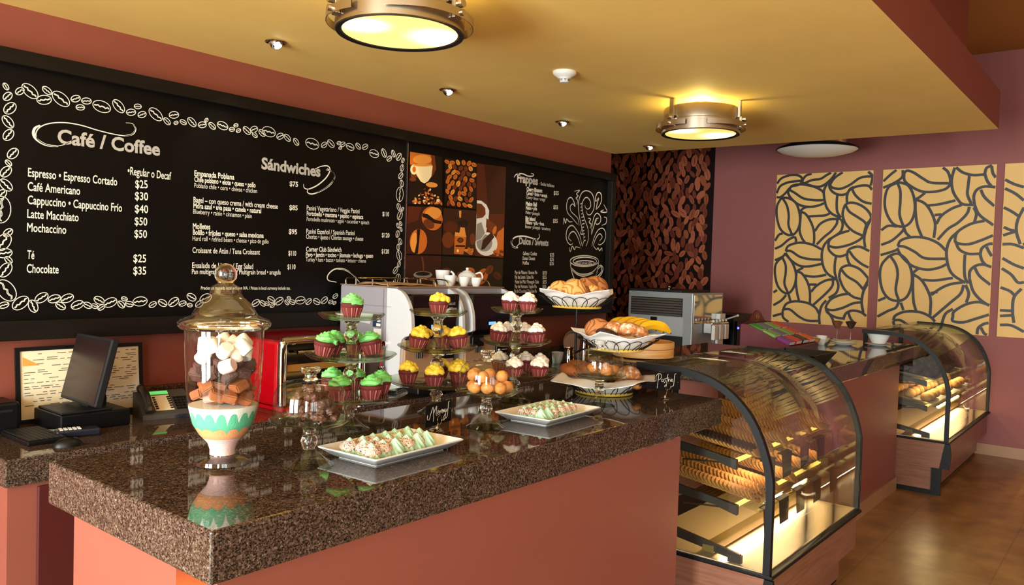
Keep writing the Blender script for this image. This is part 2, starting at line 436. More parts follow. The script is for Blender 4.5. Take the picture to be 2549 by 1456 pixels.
# ------------------------------------------------------------------ service counters
CT = 1.05
t = thing('service_counter', 'terracotta counter body under the granite top nearest the viewer', 'counter', (0.84, 1.40, 0))
MB().box(0.0, 1.96, 0.15, 0.64, 0, .942).box(0.0, 1.96, 0.0, 0.15, 0, .60).box(0.12, 1.96, 0.0, 0.15, .60, .942).box(0.004, .12, 0.0, .018, .60, .942).build('body', M['counter'], t, smooth=False)
MB().box(0.10, 1.96, 0.64, 0.70, 0, .942).build('back_panel', M['darkred'], t, smooth=False)
MB().box(0.0, 0.115, 0.02, 0.146, 0.601, 0.606).build('niche_shelf', M['counter'], t, smooth=False)
tag(MB().box(0.02, 0.10, 0.03, 0.12, 0.607, 0.63, b=.005).build('niche_lamp', mat('amber_lamp', (255, 180, 40), emit=6, ecol=(255, 150, 20)), t), 'small glowing amber lamp', None)
nl = bpy.data.lights.new('niche_light', 'POINT'); nl.energy = 1.3; nl.color = (1, .5, .06); nl.shadow_soft_size = .02
o = bpy.data.objects.new('niche_light', nl); COL.objects.link(o); o.parent = t; o.location = (.05, .085, .80)
w = MB().box(.82, 3.141, 1.386, 2.147, .942, CT, b=.006).build('granite_worktop', M['granite'])
tag(w, 'polished brown granite worktop carrying the cupcake stands', 'worktop')
t = thing('service_counter', 'terracotta counter body between the two glass pastry cases', 'counter', (4.45, 1.45, 0))
MB().box(0.0, 1.97, 0, .80, 0.1, .942).build('body', M['counter'], t, smooth=False)
MB().box(0.0, 1.97, -.015, .80, 0, .1).build('plinth', M['baseb'], t, smooth=False)
w = MB().box(4.27, 7.03, 1.43, 2.30, .942, CT, b=.006).build('granite_worktop', M['granite'])
tag(w, 'polished granite worktop with tea boxes, bowls and sundae glasses', 'worktop')
BZ = 0.80
t = thing('back_counter', 'terracotta cabinets under the rear granite counter below the menu', 'counter', (1.12, 3.30, 0))
MB().box(0, 6.3, 0, .66, 0, .695).build('body', M['counter'], t, smooth=False)
slate = mat('slate_steel', (70, 76, 92), .3, .6)
for k in range(6):
    MB().box(.10+k*1.03, 1.08+k*1.03, -.018, 0, .06, .68, b=.004).build('cabinet_door', M['darkred'] if k < 2 else slate, t)
w = MB().box(1.104, 7.42, 3.28, 3.99, .695, BZ, b=.006).build('granite_worktop', M['granite'])
tag(w, 'rear granite worktop along the wall below the menu board', 'worktop')
w = MB().box(1.104, 6.44, 4.0, 4.049, .695, .90, b=.004).build('granite_upstand', M['granite'])
tag(w, 'low granite upstand along the wall behind the telephone', 'upstand')

# ------------------------------------------------------------------ menu board
BY = 3.98
board = thing('menu_board', 'long black chalkboard style menu on the wall above the coffee machines', 'menu board', (0, 0, 0))
MB().box(.9, 6.30, BY, 4.048, 1.25, 2.41).build('panel', M['board'], board, smooth=False)
fr = MB()
fr.box(.84, 6.362, 3.93, 4.049, 2.40, 2.466, b=.003).box(.84, 6.362, 3.93, 4.049, 1.178, 1.266, b=.003).box(6.292, 6.362, 3.93, 4.049, 1.266, 2.40, b=.003).box(.84, .91, 3.93, 4.049, 1.266, 2.40, b=.003)
fr.build('frame', M['frame'], board)
def bp(px, py, lift=0.0):
    p = at(px, py, 1, BY); p.y = BY-lift; return p
def ribbon(mb, pts, w, lift=0.0015, mi=0):
    """flat chalk stroke on the board along pts (world x, z)"""
    n = len(pts)
    if n < 2: return
    L = []; R = []
    for i in range(n):
        a = pts[max(i-1, 0)]; b = pts[min(i+1, n-1)]
        d = Vector((b.x-a.x, b.z-a.z)); d = d.normalized() if d.length > 1e-9 else Vector((1, 0))
        k = (w[i] if isinstance(w, list) else w)/2
        nx, nz = -d.y*k, d.x*k
        L.append((pts[i].x+nx, BY-lift, pts[i].z+nz)); R.append((pts[i].x-nx, BY-lift, pts[i].z-nz))
    mb.add(L+R, [(i, i+1, n+i+1, n+i) for i in range(n-1)], mi)
def text_mesh(body, bold=0.0, shear=0.0):
    c = bpy.data.curves.new('lettering', 'FONT'); c.body = body; c.size = 1; c.offset = bold; c.shear = shear; c.resolution_u = 3
    o = bpy.data.objects.new('lettering', c); COL.objects.link(o)
    bpy.context.view_layer.update()
    me = bpy.data.meshes.new_from_object(o.evaluated_get(bpy.context.evaluated_depsgraph_get()))
    vs = [v.co.copy() for v in me.vertices]; fs = [tuple(p.vertices) for p in me.polygons]
    bpy.data.objects.remove(o); bpy.data.curves.remove(c); bpy.data.meshes.remove(me)
    return vs, fs
def write(mb, body, p0, p1, cap, bold=0.012, shear=0.0, mi=0, lift=0.0015):
    """body from p0 to p1 (points on the board), cap = capital height in metres"""
    vs, fs = text_mesh(body, bold, shear)
    if not vs: return
    x0 = min(v.x for v in vs); x1 = max(v.x for v in vs)
    d = p1-p0; s = d.length/(x1-x0); d = d.normalized(); k = cap/0.73
    up = Vector((-d.z, 0, d.x))
    out = []
    for v in vs:
        q = p0+d*((v.x-x0)*s)+up*(v.y*k); out.append((q.x, BY-lift, q.z))
    mb.add(out, fs, mi)
def block(name, lines, origin, scale, cap, bold=0.012, mats=None, label=None):
    for ln in lines:
        mb = MB(); body, a, b = ln[0], ln[1], ln[2]; c = ln[3] if len(ln) > 3 else cap
        P = bp(origin[0]+a[0]/scale, origin[1]+a[1]/scale); Q = bp(origin[0]+b[0]/scale, origin[1]+b[1]/scale)
        write(mb, body, P, Q, c, ln[4] if len(ln) > 4 else bold)
        mb.build(name, M['chalkh' if name == 'heading' else 'chalk'], board, smooth=False)
Z1, Z2, Z3, Z4 = ((0, 100), 3.467), ((400, 350), 3.236), ((0, 480), 3.831), ((980, 350), 3.236)
block('heading', [('Café / Coffee', (495, 885), (1380, 995))], *Z1, .066, 0.03)
block('coffee_line', [('•Regular o Decaf', (1100, 1158), (1475, 1205)), ('Espresso • Espresso Cortado', (240, 1175), (1010, 1255)), ('Café Americano', (238, 1297), (690, 1335)),
    ('$25', (1168, 1275), (1275, 1277)), ('$30', (1163, 1375), (1277, 1383))], *Z1, .041, 0.012)
block('coffee_line', [('Cappuccino • Cappuccino Frío', (262, 105), (1162, 180)), ('Latte Macchiato', (258, 237), (748, 272)), ('Mochaccino', (256, 367), (630, 390)),
    ('Té', (256, 628), (325, 632)), ('Chocolate', (253, 760), (557, 768)), ('$40', (1285, 187), (1412, 193)), ('$50', (1282, 305), (1403, 312)), ('$50', (1280, 425), (1400, 430)),
    ('$25', (1270, 660), (1392, 662)), ('$35', (1270, 778), (1393, 778))], *Z3, .041, 0.012)
block('heading', [('Sándwiches', (810, 225), (1285, 290))], *Z2, .066, 0.035)
B, L_ = 0.022, -0.002
block('sandwich_line', [
    ('Empanada Poblana', (270, 283), (592, 315), .031, B), ('Chile poblano • elote • queso • pollo', (270, 330), (763, 378), .029, B), ('Poblano chile • corn • cheese • chicken', (270, 378), (775, 423), .027, L_),
    ('$75', (1037, 365), (1105, 372), .03, B), ('Bagel – con queso crema / with cream cheese', (263, 497), (942, 550), .031, 0.012), ('Mora azul • uva pasa • canela • natural', (262, 543), (808, 585), .029, B),
    ('Blueberry • raisin • cinnamon • plain', (260, 588), (732, 625), .027, L_), ('$85', (1035, 557), (1102, 562), .03, B), ('Molletes', (258, 710), (398, 715), .031, B),
    ('Bolillo • frijoles • queso • salsa mexicana', (258, 757), (828, 783), .029, B), ('Hard roll • refried beans • cheese • pico de gallo', (256, 805), (868, 830), .027, L_), ('$95', (1030, 750), (1097, 755), .03, B),
    ('Croissant de Atún / Tuna Croissant', (255, 903), (798, 918), .031, 0.01), ('$110', (1027, 925), (1090, 927), .03, B), ('Ensalada de Huevo / Egg Salad', (252, 1025), (743, 1033), .031, 0.01),
    ('Pan multigrano • arúgula / Multigrain bread • arugula', (250, 1075), (965, 1078), .029, 0.008), ('$110', (1020, 1035), (1085, 1035), .03, B),
    ('Precios en moneda local incluyen IVA. / Prices in local currency include tax.', (323, 1200), (1043, 1200), .019, 0.008)], *Z2, .03)
block('sandwich_line', [
    ('Panini Vegetariano / Veggie Panini', (1175, 560), (1600, 587), .031, 0.008), ('Portobello • manzana • pepino • espinaca', (1175, 603), (1630, 632), .029, B), ('Portobello mushroom • apple • cucumber • spinach', (1175, 647), (1677, 675), .027, L_),
    ('$110', (1785, 607), (1838, 610), .03, B), ('Panini Español / Spanish Panini', (1172, 748), (1560, 762), .031, 0.008), ('Chorizo • queso / Chorizo sausage • cheese', (1170, 790), (1630, 807), .029, 0.006), ('$120', (1780, 778), (1842, 780), .03, B),
    ('Corner Club Sándwich', (1170, 893), (1455, 896), .031, B), ('Pavo • Jamón • tocino • jitomate • lechuga • queso', (1168, 935), (1710, 943), .029, B), ('Turkey • ham • bacon • tomato • lettuce • cheese', (1168, 973), (1652, 983), .027, L_), ('$120', (1778, 908), (1838, 910), .03, B)], *Z2, .03)
block('heading', [('Frappes', (992, 330), (1160, 357), .068, .04), ('· Sodas Italianas', (1172, 358), (1292, 376), .028, .03)], *Z4, .06)
block('frappe_line', [
    ('Cherry Blossom', (1070, 405), (1195, 418), .033, .04), ('Cereza • limón • naranja', (1068, 435), (1235, 458), .03, .03), ('Cherry • lemon • orange', (1067, 468), (1218, 488), .029, 0), ('$55', (1288, 437), (1328, 440)),
    ('Melon Ball', (1063, 522), (1152, 530), .033, .04), ('Melón • piña', (1063, 555), (1153, 562), .03, .03), ('Melon • pineapple', (1062, 590), (1175, 603), .029, 0), ('$55', (1285, 550), (1322, 553)),
    ('Big Island', (1060, 640), (1140, 648), .033, .04), ('Plátano • piña • fresa', (1060, 670), (1210, 685), .03, .03), ('Banana • pineapple • strawberry', (1058, 703), (1262, 725), .029, 0), ('$55', (1282, 660), (1320, 663))], *Z4, .034, 0.02)
block('heading', [('Dulce / Sweets', (1008, 832), (1245, 848))], *Z4, .055, .04)
block('sweets_line', [
    ('Galletas / Cookies', (1040, 922), (1152, 925)), ('$25', (1258, 933), (1290, 933)), ('Donas / Donuts', (1037, 960), (1137, 962)), ('$25', (1257, 970), (1288, 970)), ('Muffins', (1037, 998), (1088, 1000)), ('$35', (1255, 1003), (1288, 1003)),
    ('Pay de Plátano / Banana Pie', (975, 1075), (1155, 1075)), ('$55', (1198, 1078), (1232, 1078)), ('Pay de Limón / Lime Pie', (973, 1112), (1125, 1112)), ('$55', (1198, 1114), (1230, 1114)),
    ('Pastel de Piña / Pineapple Cake', (975, 1150), (1167, 1150)), ('$55', (1198, 1152), (1230, 1152)), ('Pay de Manzana / Apple Pie', (973, 1187), (1150, 1187)), ('$55', (1197, 1189), (1228, 1189)), ('Pay de Chocolate / Chocolate Pie', (970, 1225), (1150, 1225))], *Z4, .03, 0.014)
def strokes(name, lines, origin, scale, w=.006, k=5):
    mb = MB()
    for ln in lines:
        ww = w
        if isinstance(ln, tuple): ln, ww = ln
        P = [bp(origin[0]+a/scale, origin[1]+b/scale) for a, b in ln]
        P = smoothpts(P, k); n = len(P)
        ribbon(mb, P, [ww*(0.45+0.55*math.sin(PI*(i+.5)/n)) for i in range(n)])
    return mb.build(name, M['chalk'], board, smooth=False)
def ellp(cx, cy, rx, ry, a0=0, a1=2*PI, n=18): return [(cx+rx*math.cos(a0+(a1-a0)*i/n), cy+ry*math.sin(a0+(a1-a0)*i/n)) for i in range(n+1)]
strokes('coffee_flourish', [([(600, 880), (540, 905), (460, 915), (380, 895), (320, 850), (310, 800), (345, 750), (430, 718), (560, 712), (700, 735), (850, 780), (1000, 815), (1100, 825), (1150, 800), (1165, 755), (1140, 720), (1085, 713)], .005),
    ([(500, 915), (400, 905), (320, 860), (288, 810), (300, 760), (345, 735)], .013), ([(1080, 824), (1140, 812), (1168, 770), (1150, 725)], .009)], *Z1)
strokes('sandwich_flourish', [[(1240, 230), (1290, 208), (1345, 205), (1362, 240), (1330, 300), (1260, 360), (1190, 390), (1155, 380), (1150, 350)], [(1330, 235), (1380, 250), (1400, 290), (1370, 350), (1300, 400), (1220, 430), (1180, 415), (1190, 385)],
    [(1340, 225), (1392, 262), (1396, 310), (1340, 372), (1260, 418)]], *Z2, .008)
strokes('price_flourish', [[(1415, 1140), (1350, 1125), (1345, 1085), (1390, 1040), (1450, 1030), (1510, 1050), (1580, 1110)], [(1420, 1035), (1480, 1040), (1540, 1075), (1600, 1140)]], *Z2, .008)
strokes('frappe_flourish', [[(968, 295), (990, 270), (1040, 268), (1080, 285), (1120, 285), (1125, 270), (1105, 265)], ([(1010, 830), (980, 860), (950, 845), (950, 805), (985, 775), (1050, 770), (1110, 785), (1155, 795), (1173, 775), (1168, 750)], .012), ([(1000, 862), (962, 855), (946, 820), (960, 790)], .018)], *Z4, .01)
ZC = ((1380, 360), 3.831)
strokes('cup_drawing', [ellp(285, 1110, 135, 52), ellp(290, 1112, 112, 38), ellp(288, 1128, 92, 22, PI, 2*PI), [(150, 1105), (158, 1180), (185, 1270), (225, 1325)], [(420, 1110), (410, 1200), (380, 1290)],
    [(155, 1170), (220, 1225), (290, 1235), (360, 1215), (415, 1160)], [(160, 1190), (225, 1242), (290, 1252), (370, 1225)], [(415, 1165), (440, 1150), (462, 1175), (450, 1230), (410, 1275), (380, 1290)], [(420, 1180), (445, 1165), (445, 1215), (400, 1260), (405, 1210), (420, 1180)], [(90, 1325), (130, 1295), (180, 1275)]]
    + [[(205+k*14, 1122), (212+k*14, 1138)] for k in range(11)], *ZC, .011)
strokes('steam_drawing', [[(300, 970), (322, 900), (318, 800), (290, 720), (268, 640), (262, 570), (285, 515), (315, 505), (340, 540), (345, 585), (320, 615), (295, 600), (290, 575)],
    [(265, 970), (280, 900), (262, 800), (240, 700), (228, 600), (235, 520), (265, 455), (310, 440), (355, 465), (378, 530), (375, 610), (345, 665), (315, 665), (300, 630)],
    [(235, 770), (220, 700), (160, 640), (150, 590), (175, 565), (195, 590), (185, 545), (160, 505), (130, 520), (115, 580), (125, 650), (170, 700), (220, 760)],
    [(265, 970), (240, 870), (200, 800), (165, 770), (125, 800), (110, 870), (125, 930), (155, 955), (175, 940)], [(250, 970), (220, 880), (185, 830), (150, 845), (135, 890), (160, 920)],
    [(355, 970), (380, 880), (420, 810), (465, 800), (488, 850), (475, 920), (435, 955), (415, 945)], [(370, 960), (395, 890), (430, 850), (455, 880), (430, 920)],
    [(352, 860), (360, 760), (380, 680), (410, 655), (440, 690), (435, 740), (405, 760), (390, 740), (405, 715)], [(352, 860), (380, 760), (395, 710), (420, 700)],
    [(395, 620), (430, 580), (450, 520), (440, 465), (410, 460), (390, 510), (395, 540), (420, 505)], [(395, 620), (410, 550), (425, 510)],
    [(190, 445), (240, 435), (210, 470), (225, 490), (205, 510), (220, 530), (215, 570)], [(85, 760), (90, 700), (105, 750), (115, 710), (140, 735), (170, 735)], [(470, 570), (500, 640), (440, 640), (470, 620)],
    [(450, 770), (490, 750), (495, 700), (470, 690)], [(140, 980), (150, 1020), (170, 970), (190, 1000), (205, 975), (245, 985)], [(370, 965), (400, 1000), (415, 985), (430, 1010), (450, 985), (455, 1015)],
    [(260, 800), (250, 850), (275, 860), (280, 930)], [(320, 700), (345, 710), (330, 740), (350, 760), (340, 800)]]
    + [[(262-10*(k > 6)+k*4, 560+k*32), (245+k*3, 566+k*32)] for k in range(12)], *ZC, .010)
# border of chalk coffee beans
mb = MB()
def chalk_bean(c, L, ang, w=.0036):
    L *= .70; ca, sa = math.cos(ang), math.sin(ang); b = L*0.64
    E = []
    for i in range(21):
        a = 2*PI*i/20; x, z = L*math.cos(a), b*math.sin(a); E.append(Vector((c.x+x*ca-z*sa, BY, c.z+x*sa+z*ca)))
    ribbon(mb, E, w)
    for s in (-1, 1):
        ribbon(mb, [Vector((c.x+x*ca-z*sa, BY, c.z+x*sa+z*ca)) for x, z in [(L*(-.85+1.7*i/8), b*(.07*s+.13*math.sin(i*2.3+L*90))) for i in range(9)]], w*.8)
rb = random.Random(5)
TOPB = [(258, 440, .055, -.7), (380, 515, .045, .3), (405, 435, .032, -.6), (525, 507, .06, -.6), (652, 505, .032, .5), (745, 525, .032, .2), (692, 580, .028, .2), (877, 573, .06, -.15), (1023, 570, .05, -.8), (1130, 622, .034, .3), (1188, 572, .026, .2), (1225, 642, .032, .5),
        (1343, 640, .056, -.6), (1500, 645, .038, .3), (1440, 700, .03, -.7), (1518, 713, .018, .5), (1580, 708, .026, -.3), (1655, 707, .04, -.7), (1745, 730, .034, .3), (1780, 690, .018, .9), (1830, 740, .032, -.6), (1920, 738, .046, -.2), (2000, 770, .024, .3), (2035, 735, .02, .4), (2057, 780, .022, .6), (2130, 780, .038, -.6), (170, 440, .03, .8)]
LEFTB = [(50, 400, .022, -1), (65, 485, .032, .9), (85, 588, .044, .9), (68, 705, .042, -.9), (72, 818, .04, 1), (110, 978, .04, .9), (72, 1060, .022, -.8), (50, 1135, .04, .9), (50, 1250, .044, -.8), (10, 1330, .036, .8)]
for a, b, L, g in TOPB+LEFTB: chalk_bean(bp(a/3.467, 100+b/3.467), L, g)
LB2 = [(10, 160, .085, 1.5), (75, 380, .032, .8), (30, 470, .06, 1), (40, 575, .045, .2), (80, 640, .026, -.8), (50, 735, .05, 1), (60, 930, .075, -1.0), (35, 1070, .03, .3), (195, 1050, .055, .7), (315, 1080, .042, -1.2), (395, 1000, .044, .6), (517, 1010, .04, .3), (640, 1005, .042, .4), (577, 1078, .034, -.6), (737, 1068, .042, .4), (835, 1072, .03, -.5), (900, 1080, .024, -.3), (945, 1025, .038, -.5), (965, 1092, .026, .6), (1050, 1045, .048, .4), (1155, 1065, .03, -.8), (1185, 1010, .022, -.3), (1232, 1060, .03, -.2), (1335, 1035, .052, .1), (1455, 1065, .03, .5), (1550, 1050, .036, -.5), (1655, 1040, .044, .6), (1740, 1055, .03, .3), (1808, 1070, .022, -.2), (1825, 995, .04, -.5), (1960, 1005, .05, .4), (1900, 1060, .035, .6)]
for a, b, L, g in LB2: chalk_bean(bp(a/3.831, 480+b/3.831), L, g)
RB = [(1090, 10, .034, -.8), (1220, 25, .07, -.1), (1315, 35, .034, .6), (1370, 25, .042, -.6), (1435, 20, .024, .3), (1465, 30, .03, .5), (1445, 60, .018, .3), (1525, 50, .046, -.2), (1590, 45, .034, -.6), (1645, 50, .036, .5), (1718, 105, .056, -.1), (1797, 100, .042, -1.0), (1840, 145, .034, .6), (1873, 105, .034, -1.1), (1917, 130, .042, .9), (1950, 160, .026, 1.1), (1943, 220, .034, 1.3), (1932, 283, .036, .8), (1940, 345, .034, -1.3), (1925, 433, .07, 1.5), (1917, 535, .036, -1.1), (1947, 552, .022, .9), (1925, 603, .046, 1.1), (1910, 685, .026, -1), (1932, 668, .024, -.9), (1935, 715, .022, -1), (1907, 752, .034, 1.3), (1928, 812, .032, -1.0), (1912, 857, .03, 1.5), (1920, 925, .05, -1.3), (1918, 995, .03, 1.2), (1890, 1045, .038, .9), (1910, 1115, .05, 1.4)]
for a, b, L, g in [(632, 322, .036, .5), (634, 336, .026, -.5), (652, 331, .034, -.6), (669, 328, .062, -.1), (697, 339, .036, .5), (715, 343, .036, -.6)]: chalk_bean(bp(a, b), L, g)
for a, b, L, g in RB: chalk_bean(bp(400+a/3.236, 350+b/3.236), L, g)
BB = [(80, 262, .038, .5), (165, 268, .03, -.6), (215, 272, .024, -.4), (265, 222, .036, -.5), (280, 292, .024, .6), (360, 240, .044, .5), (455, 255, .026, -.8), (480, 203, .02, -.4), (520, 252, .03, -.3), (618, 230, .05, .1), (718, 245, .034, .6), (815, 245, .038, -.4), (908, 230, .04, .6), (985, 250, .026, .3), (1040, 180, .03, .5), (1030, 262, .02, .5)]
for a, b, L, g in BB: chalk_bean(bp(620+a/4.853, 700+b/4.853), L, g)
mb.build('bean_border', M['chalk'], board, smooth=False)

# printed coffee photographs on the board
ZP = ((1000, 360), 4.044)
PH = dict(k=mat('print_black', (14, 7, 4), .3), b1=mat('print_deep_brown', (52, 20, 8), .3), b2=mat('print_brown', (112, 50, 18), .3), o1=mat('print_orange', (204, 104, 34), .3), o2=mat('print_amber', (238, 150, 60), .3),
          y=mat('print_cream', (255, 226, 170), .3), w=mat('print_white', (236, 226, 212), .3), g=mat('print_grey', (150, 140, 130), .3), r=mat('print_red_brown', (84, 30, 12), .3))
PK = list(PH); PM = [PH[k] for k in PK]
class Art:
    def __init__(s, quad): s.mb = MB(); s.l = .002; s.quad = quad
    def pt(s, x, z): p = bp(ZP[0][0]+x/ZP[1], ZP[0][1]+z/ZP[1]); return (p.x, BY-s.l, p.z)
    def poly(s, pts, c):
        s.l += .00006; P = [s.pt(*p) for p in pts]; s.mb.add(P, [tuple(range(len(P)))], PK.index(c)); return s
    def ell(s, cx, cy, rx, ry, c, rot=0, a0=0, a1=2*PI, n=18):
        ca, sa = math.cos(rot), math.sin(rot)
        P = [(rx*math.cos(a0+(a1-a0)*i/n), ry*math.sin(a0+(a1-a0)*i/n)) for i in range(n)]
        return s.poly([(cx+x*ca-y*sa, cy+x*sa+y*ca) for x, y in P], c)
    def bean(s, cx, cy, rx, ry, c, rot, c2='k'):
        s.ell(cx, cy, rx, ry, c, rot)
        ca, sa = math.cos(rot), math.sin(rot); q = [(-rx*.95, -ry*.10), (-rx*.3, ry*.10), (rx*.3, -ry*.08), (rx*.95, ry*.10), (rx*.3, ry*.16), (-rx*.3, ry*.30)]
        s.poly([(cx+x*ca-y*sa, cy+x*sa+y*ca) for x, y in q], c2)
        return s
    def done(s, name, label):
        o = s.mb.build(name, PM, board, smooth=False); o['label'] = label; return o
rp = random.Random(3)
A = Art(0).poly([(80, 68), (405, 122), (405, 620), (62, 590)], 'k')
A.poly([(82, 72), (330, 110), (345, 250), (300, 330), (90, 330)], 'b2').poly([(82, 72), (290, 104), (300, 205), (82, 200)], 'o1').ell(205, 150, 95, 48, 'o2')
A.poly([(108, 205), (310, 215), (296, 320), (262, 370), (225, 390), (190, 372), (150, 310)], 'y').ell(122, 250, 38, 52, 'y').ell(122, 250, 18, 30, 'o1').ell(208, 208, 100, 12, 'o2').ell(300, 405, 60, 26, 'o2', .1).ell(110, 350, 34, 20, 'b2')
for i in range(70):
    a = rp.uniform(0, 1); x = 105+a*290; y = 590-rp.random()**1.5*(150*math.sin(PI*a)+14)
    A.ell(x, min(y+(x-100)*.02, 596), rp.uniform(9, 17), rp.uniform(6, 11), rp.choice(['o1', 'o2', 'b2', 'y', 'o1']), rp.uniform(0, 3), n=8)
A.done('cup_photo', 'photograph of a glowing cup over roasted beans')
A = Art(0).poly([(435, 132), (756, 188), (750, 650), (428, 615)], 'k')
for r in range(9):
    for c in range(6):
        x = 458+c*54+(r % 2)*20+rp.uniform(-8, 8); y = 165+r*52+(x-435)*.12+rp.uniform(-8, 8)
        if x > 728 or y > 615+(x-435)*.05: continue
        A.bean(x, y, rp.uniform(26, 33), rp.uniform(17, 22), rp.choice(['o1', 'b2', 'o1', 'o2']), rp.uniform(0.3, 2.6), 'r')
A.done('bean_pile_photo', 'photograph of roasted coffee beans in rows')
A = Art(0).poly([(757, 188), (1046, 228), (1022, 1140), (736, 1120)], 'r').poly([(830, 200), (1044, 230), (1030, 700), (870, 700)], 'b1')
A.poly([(965, 880), (1028, 830), (1022, 1120), (900, 1100)], 'o1').ell(850, 1000, 112, 120, 'w').ell(830, 990, 80, 86, 'g')
A.poly([(752, 690), (874, 735), (848, 880), (800, 955), (742, 975)], 'w').poly([(752, 800), (800, 780), (835, 890), (795, 950), (742, 970)], 'g').poly([(755, 560), (800, 565), (850, 605), (878, 665), (872, 730), (820, 770), (752, 775)], 'w').poly([(755, 590), (800, 595), (838, 640), (842, 700), (812, 735), (752, 745)], 'b2')
A.poly([(850, 740), (955, 820), (950, 905), (915, 900), (845, 830)], 'b2').ell(932, 862, 18, 44, 'o1', .3).poly([(815, 960), (900, 880), (930, 930), (830, 1050), (795, 1060)], 'b1')
for i in range(9): A.bean(rp.uniform(935, 1005), rp.uniform(1075, 1125), 22, 14, rp.choice(['o1', 'b2', 'r']), rp.uniform(0, 3))
A.done('cinnamon_cup_photo', 'photograph of a white cup with cinnamon sticks')
A = Art(0).poly([(58, 618), (405, 632), (398, 1105), (42, 1098)], 'b1').poly([(58, 622), (200, 630), (160, 760), (52, 800)], 'r')
A.ell(305, 742, 104, 122, 'o1', -.3).ell(315, 690, 82, 60, 'o2', -.1).poly([(205, 690), (260, 700), (330, 755), (400, 770), (400, 800), (320, 790), (250, 745), (205, 725)], 'k').ell(270, 800, 60, 42, 'b2', .6)
A.ell(166, 975, 88, 128, 'o1', .05).ell(125, 985, 38, 100, 'o2', .05).poly([(150, 850), (185, 850), (172, 980), (160, 1098), (125, 1098), (150, 980)], 'k')
A.done('two_bean_photo', 'photograph of two large coffee beans close up')
A = Art(0).poly([(418, 636), (748, 665), (735, 1118), (404, 1106)], 'b1').ell(490, 830, 70, 60, 'r').ell(465, 960, 62, 80, 'b2').poly([(530, 910), (648, 915), (640, 1020), (615, 1105), (525, 1098)], 'o1').poly([(536, 880), (640, 900), (648, 930), (530, 920)], 'o2')
A.poly([(590, 830), (630, 830), (642, 905), (575, 900)], 'o2').ell(618, 795, 50, 40, 'k').poly([(574, 665), (598, 665), (594, 735), (578, 735)], 'o2').ell(588, 962, 32, 26, 'k').ell(588, 962, 24, 18, 'b2').poly([(540, 1010), (636, 1012), (634, 1030), (540, 1028)], 'k').ell(562, 1068, 10, 16, 'y').ell(710, 950, 28, 60, 'b2')
for i in range(8): A.bean(rp.uniform(650, 715), rp.uniform(1050, 1105), 24, 15, rp.choice(['o1', 'b2', 'o2']), rp.uniform(0, 3))
A.done('grinder_photo', 'photograph of a wooden hand coffee grinder')
A = Art(0).poly([(45, 1112), (398, 1120), (388, 1420), (22, 1415)], 'b1').ell(210, 1310, 95, 36, 'g').ell(210, 1300, 74, 20, 'k').poly([(195, 1130), (210, 1130), (225, 1210), (222, 1280), (212, 1280), (208, 1210)], 'b2')
A.done('steaming_cup_photo', 'dark photograph of a steaming cup')
A = Art(0).poly([(402, 1122), (1020, 1152), (1010, 1440), (392, 1425)], 'k')
for x, y, rx, ry, c, g in [(805, 1330, 90, 55, 'o1', -1.1), (880, 1260, 50, 34, 'b2', -1), (690, 1270, 46, 34, 'o1', .3), (600, 1330, 60, 40, 'b2', .6), (450, 1280, 50, 44, 'r', .3), (960, 1320, 46, 36, 'r', .8), (700, 1380, 70, 40, 'b2', 0)]: A.bean(x, y, rx, ry, c, g)
A.done('dark_bean_photo', 'dark photograph of shiny coffee beans')
MB().box(3.752, 3.758, BY-.004, BY, 1.27, 2.40).build('seam', M['chrome'], board, smooth=False)

# ------------------------------------------------------------------ mural of roasted beans on the right wall
t = thing('bean_mural', 'dark printed mural of roasted coffee beans at the far corner', 'mural', (8.345, 3.88, 0))
MB().box(-.006, 0, 0, 2.3, .9, 3.3).build('sheet', mat('mural_black', (26, 10, 8), .3), t, smooth=False)
mb = MB(); rm = random.Random(11)
mm = [mat('mural_bean_a', (142, 72, 46), .35), mat('mural_bean_b', (112, 50, 33), .35), mat('mural_bean_c', (168, 88, 58), .35), mat('mural_crease', (40, 14, 10), .35)]
k = 0
for r in range(31):
    for c in range(25):
        y = .04+c*.092+(r % 2)*.045+rm.uniform(-.022, .022); z = .95+r*.076+rm.uniform(-.018, .018)
        a = rm.gauss(PI/2, .45); L = rm.uniform(.046, .072); b = L*rm.uniform(.42, .6); k += 1
        if not (.07 < y < 2.22 and z < 3.22): continue
        ca, sa = math.cos(a), math.sin(a); x = -.0065-(k % 9)*.0003
        E = [(L*math.cos(q), b*math.sin(q)) for q in [2*PI*i/14 for i in range(14)]]
        mb.add([(x, y+u*ca-v*sa, z+u*sa+v*ca) for u, v in E], [tuple(range(14))], rm.randrange(3))
        if rm.random() < .65:
            E = [(-L*.9, -.003), (-L*.3, b*.12), (L*.3, -b*.12), (L*.9, .003), (L*.3, b*.02), (-L*.3, b*.28)]
            mb.add([(x-.0002, y+u*ca-v*sa, z+u*sa+v*ca) for u, v in E], [tuple(range(6))], 3)
mb.build('printed_beans', mm, t, smooth=False)

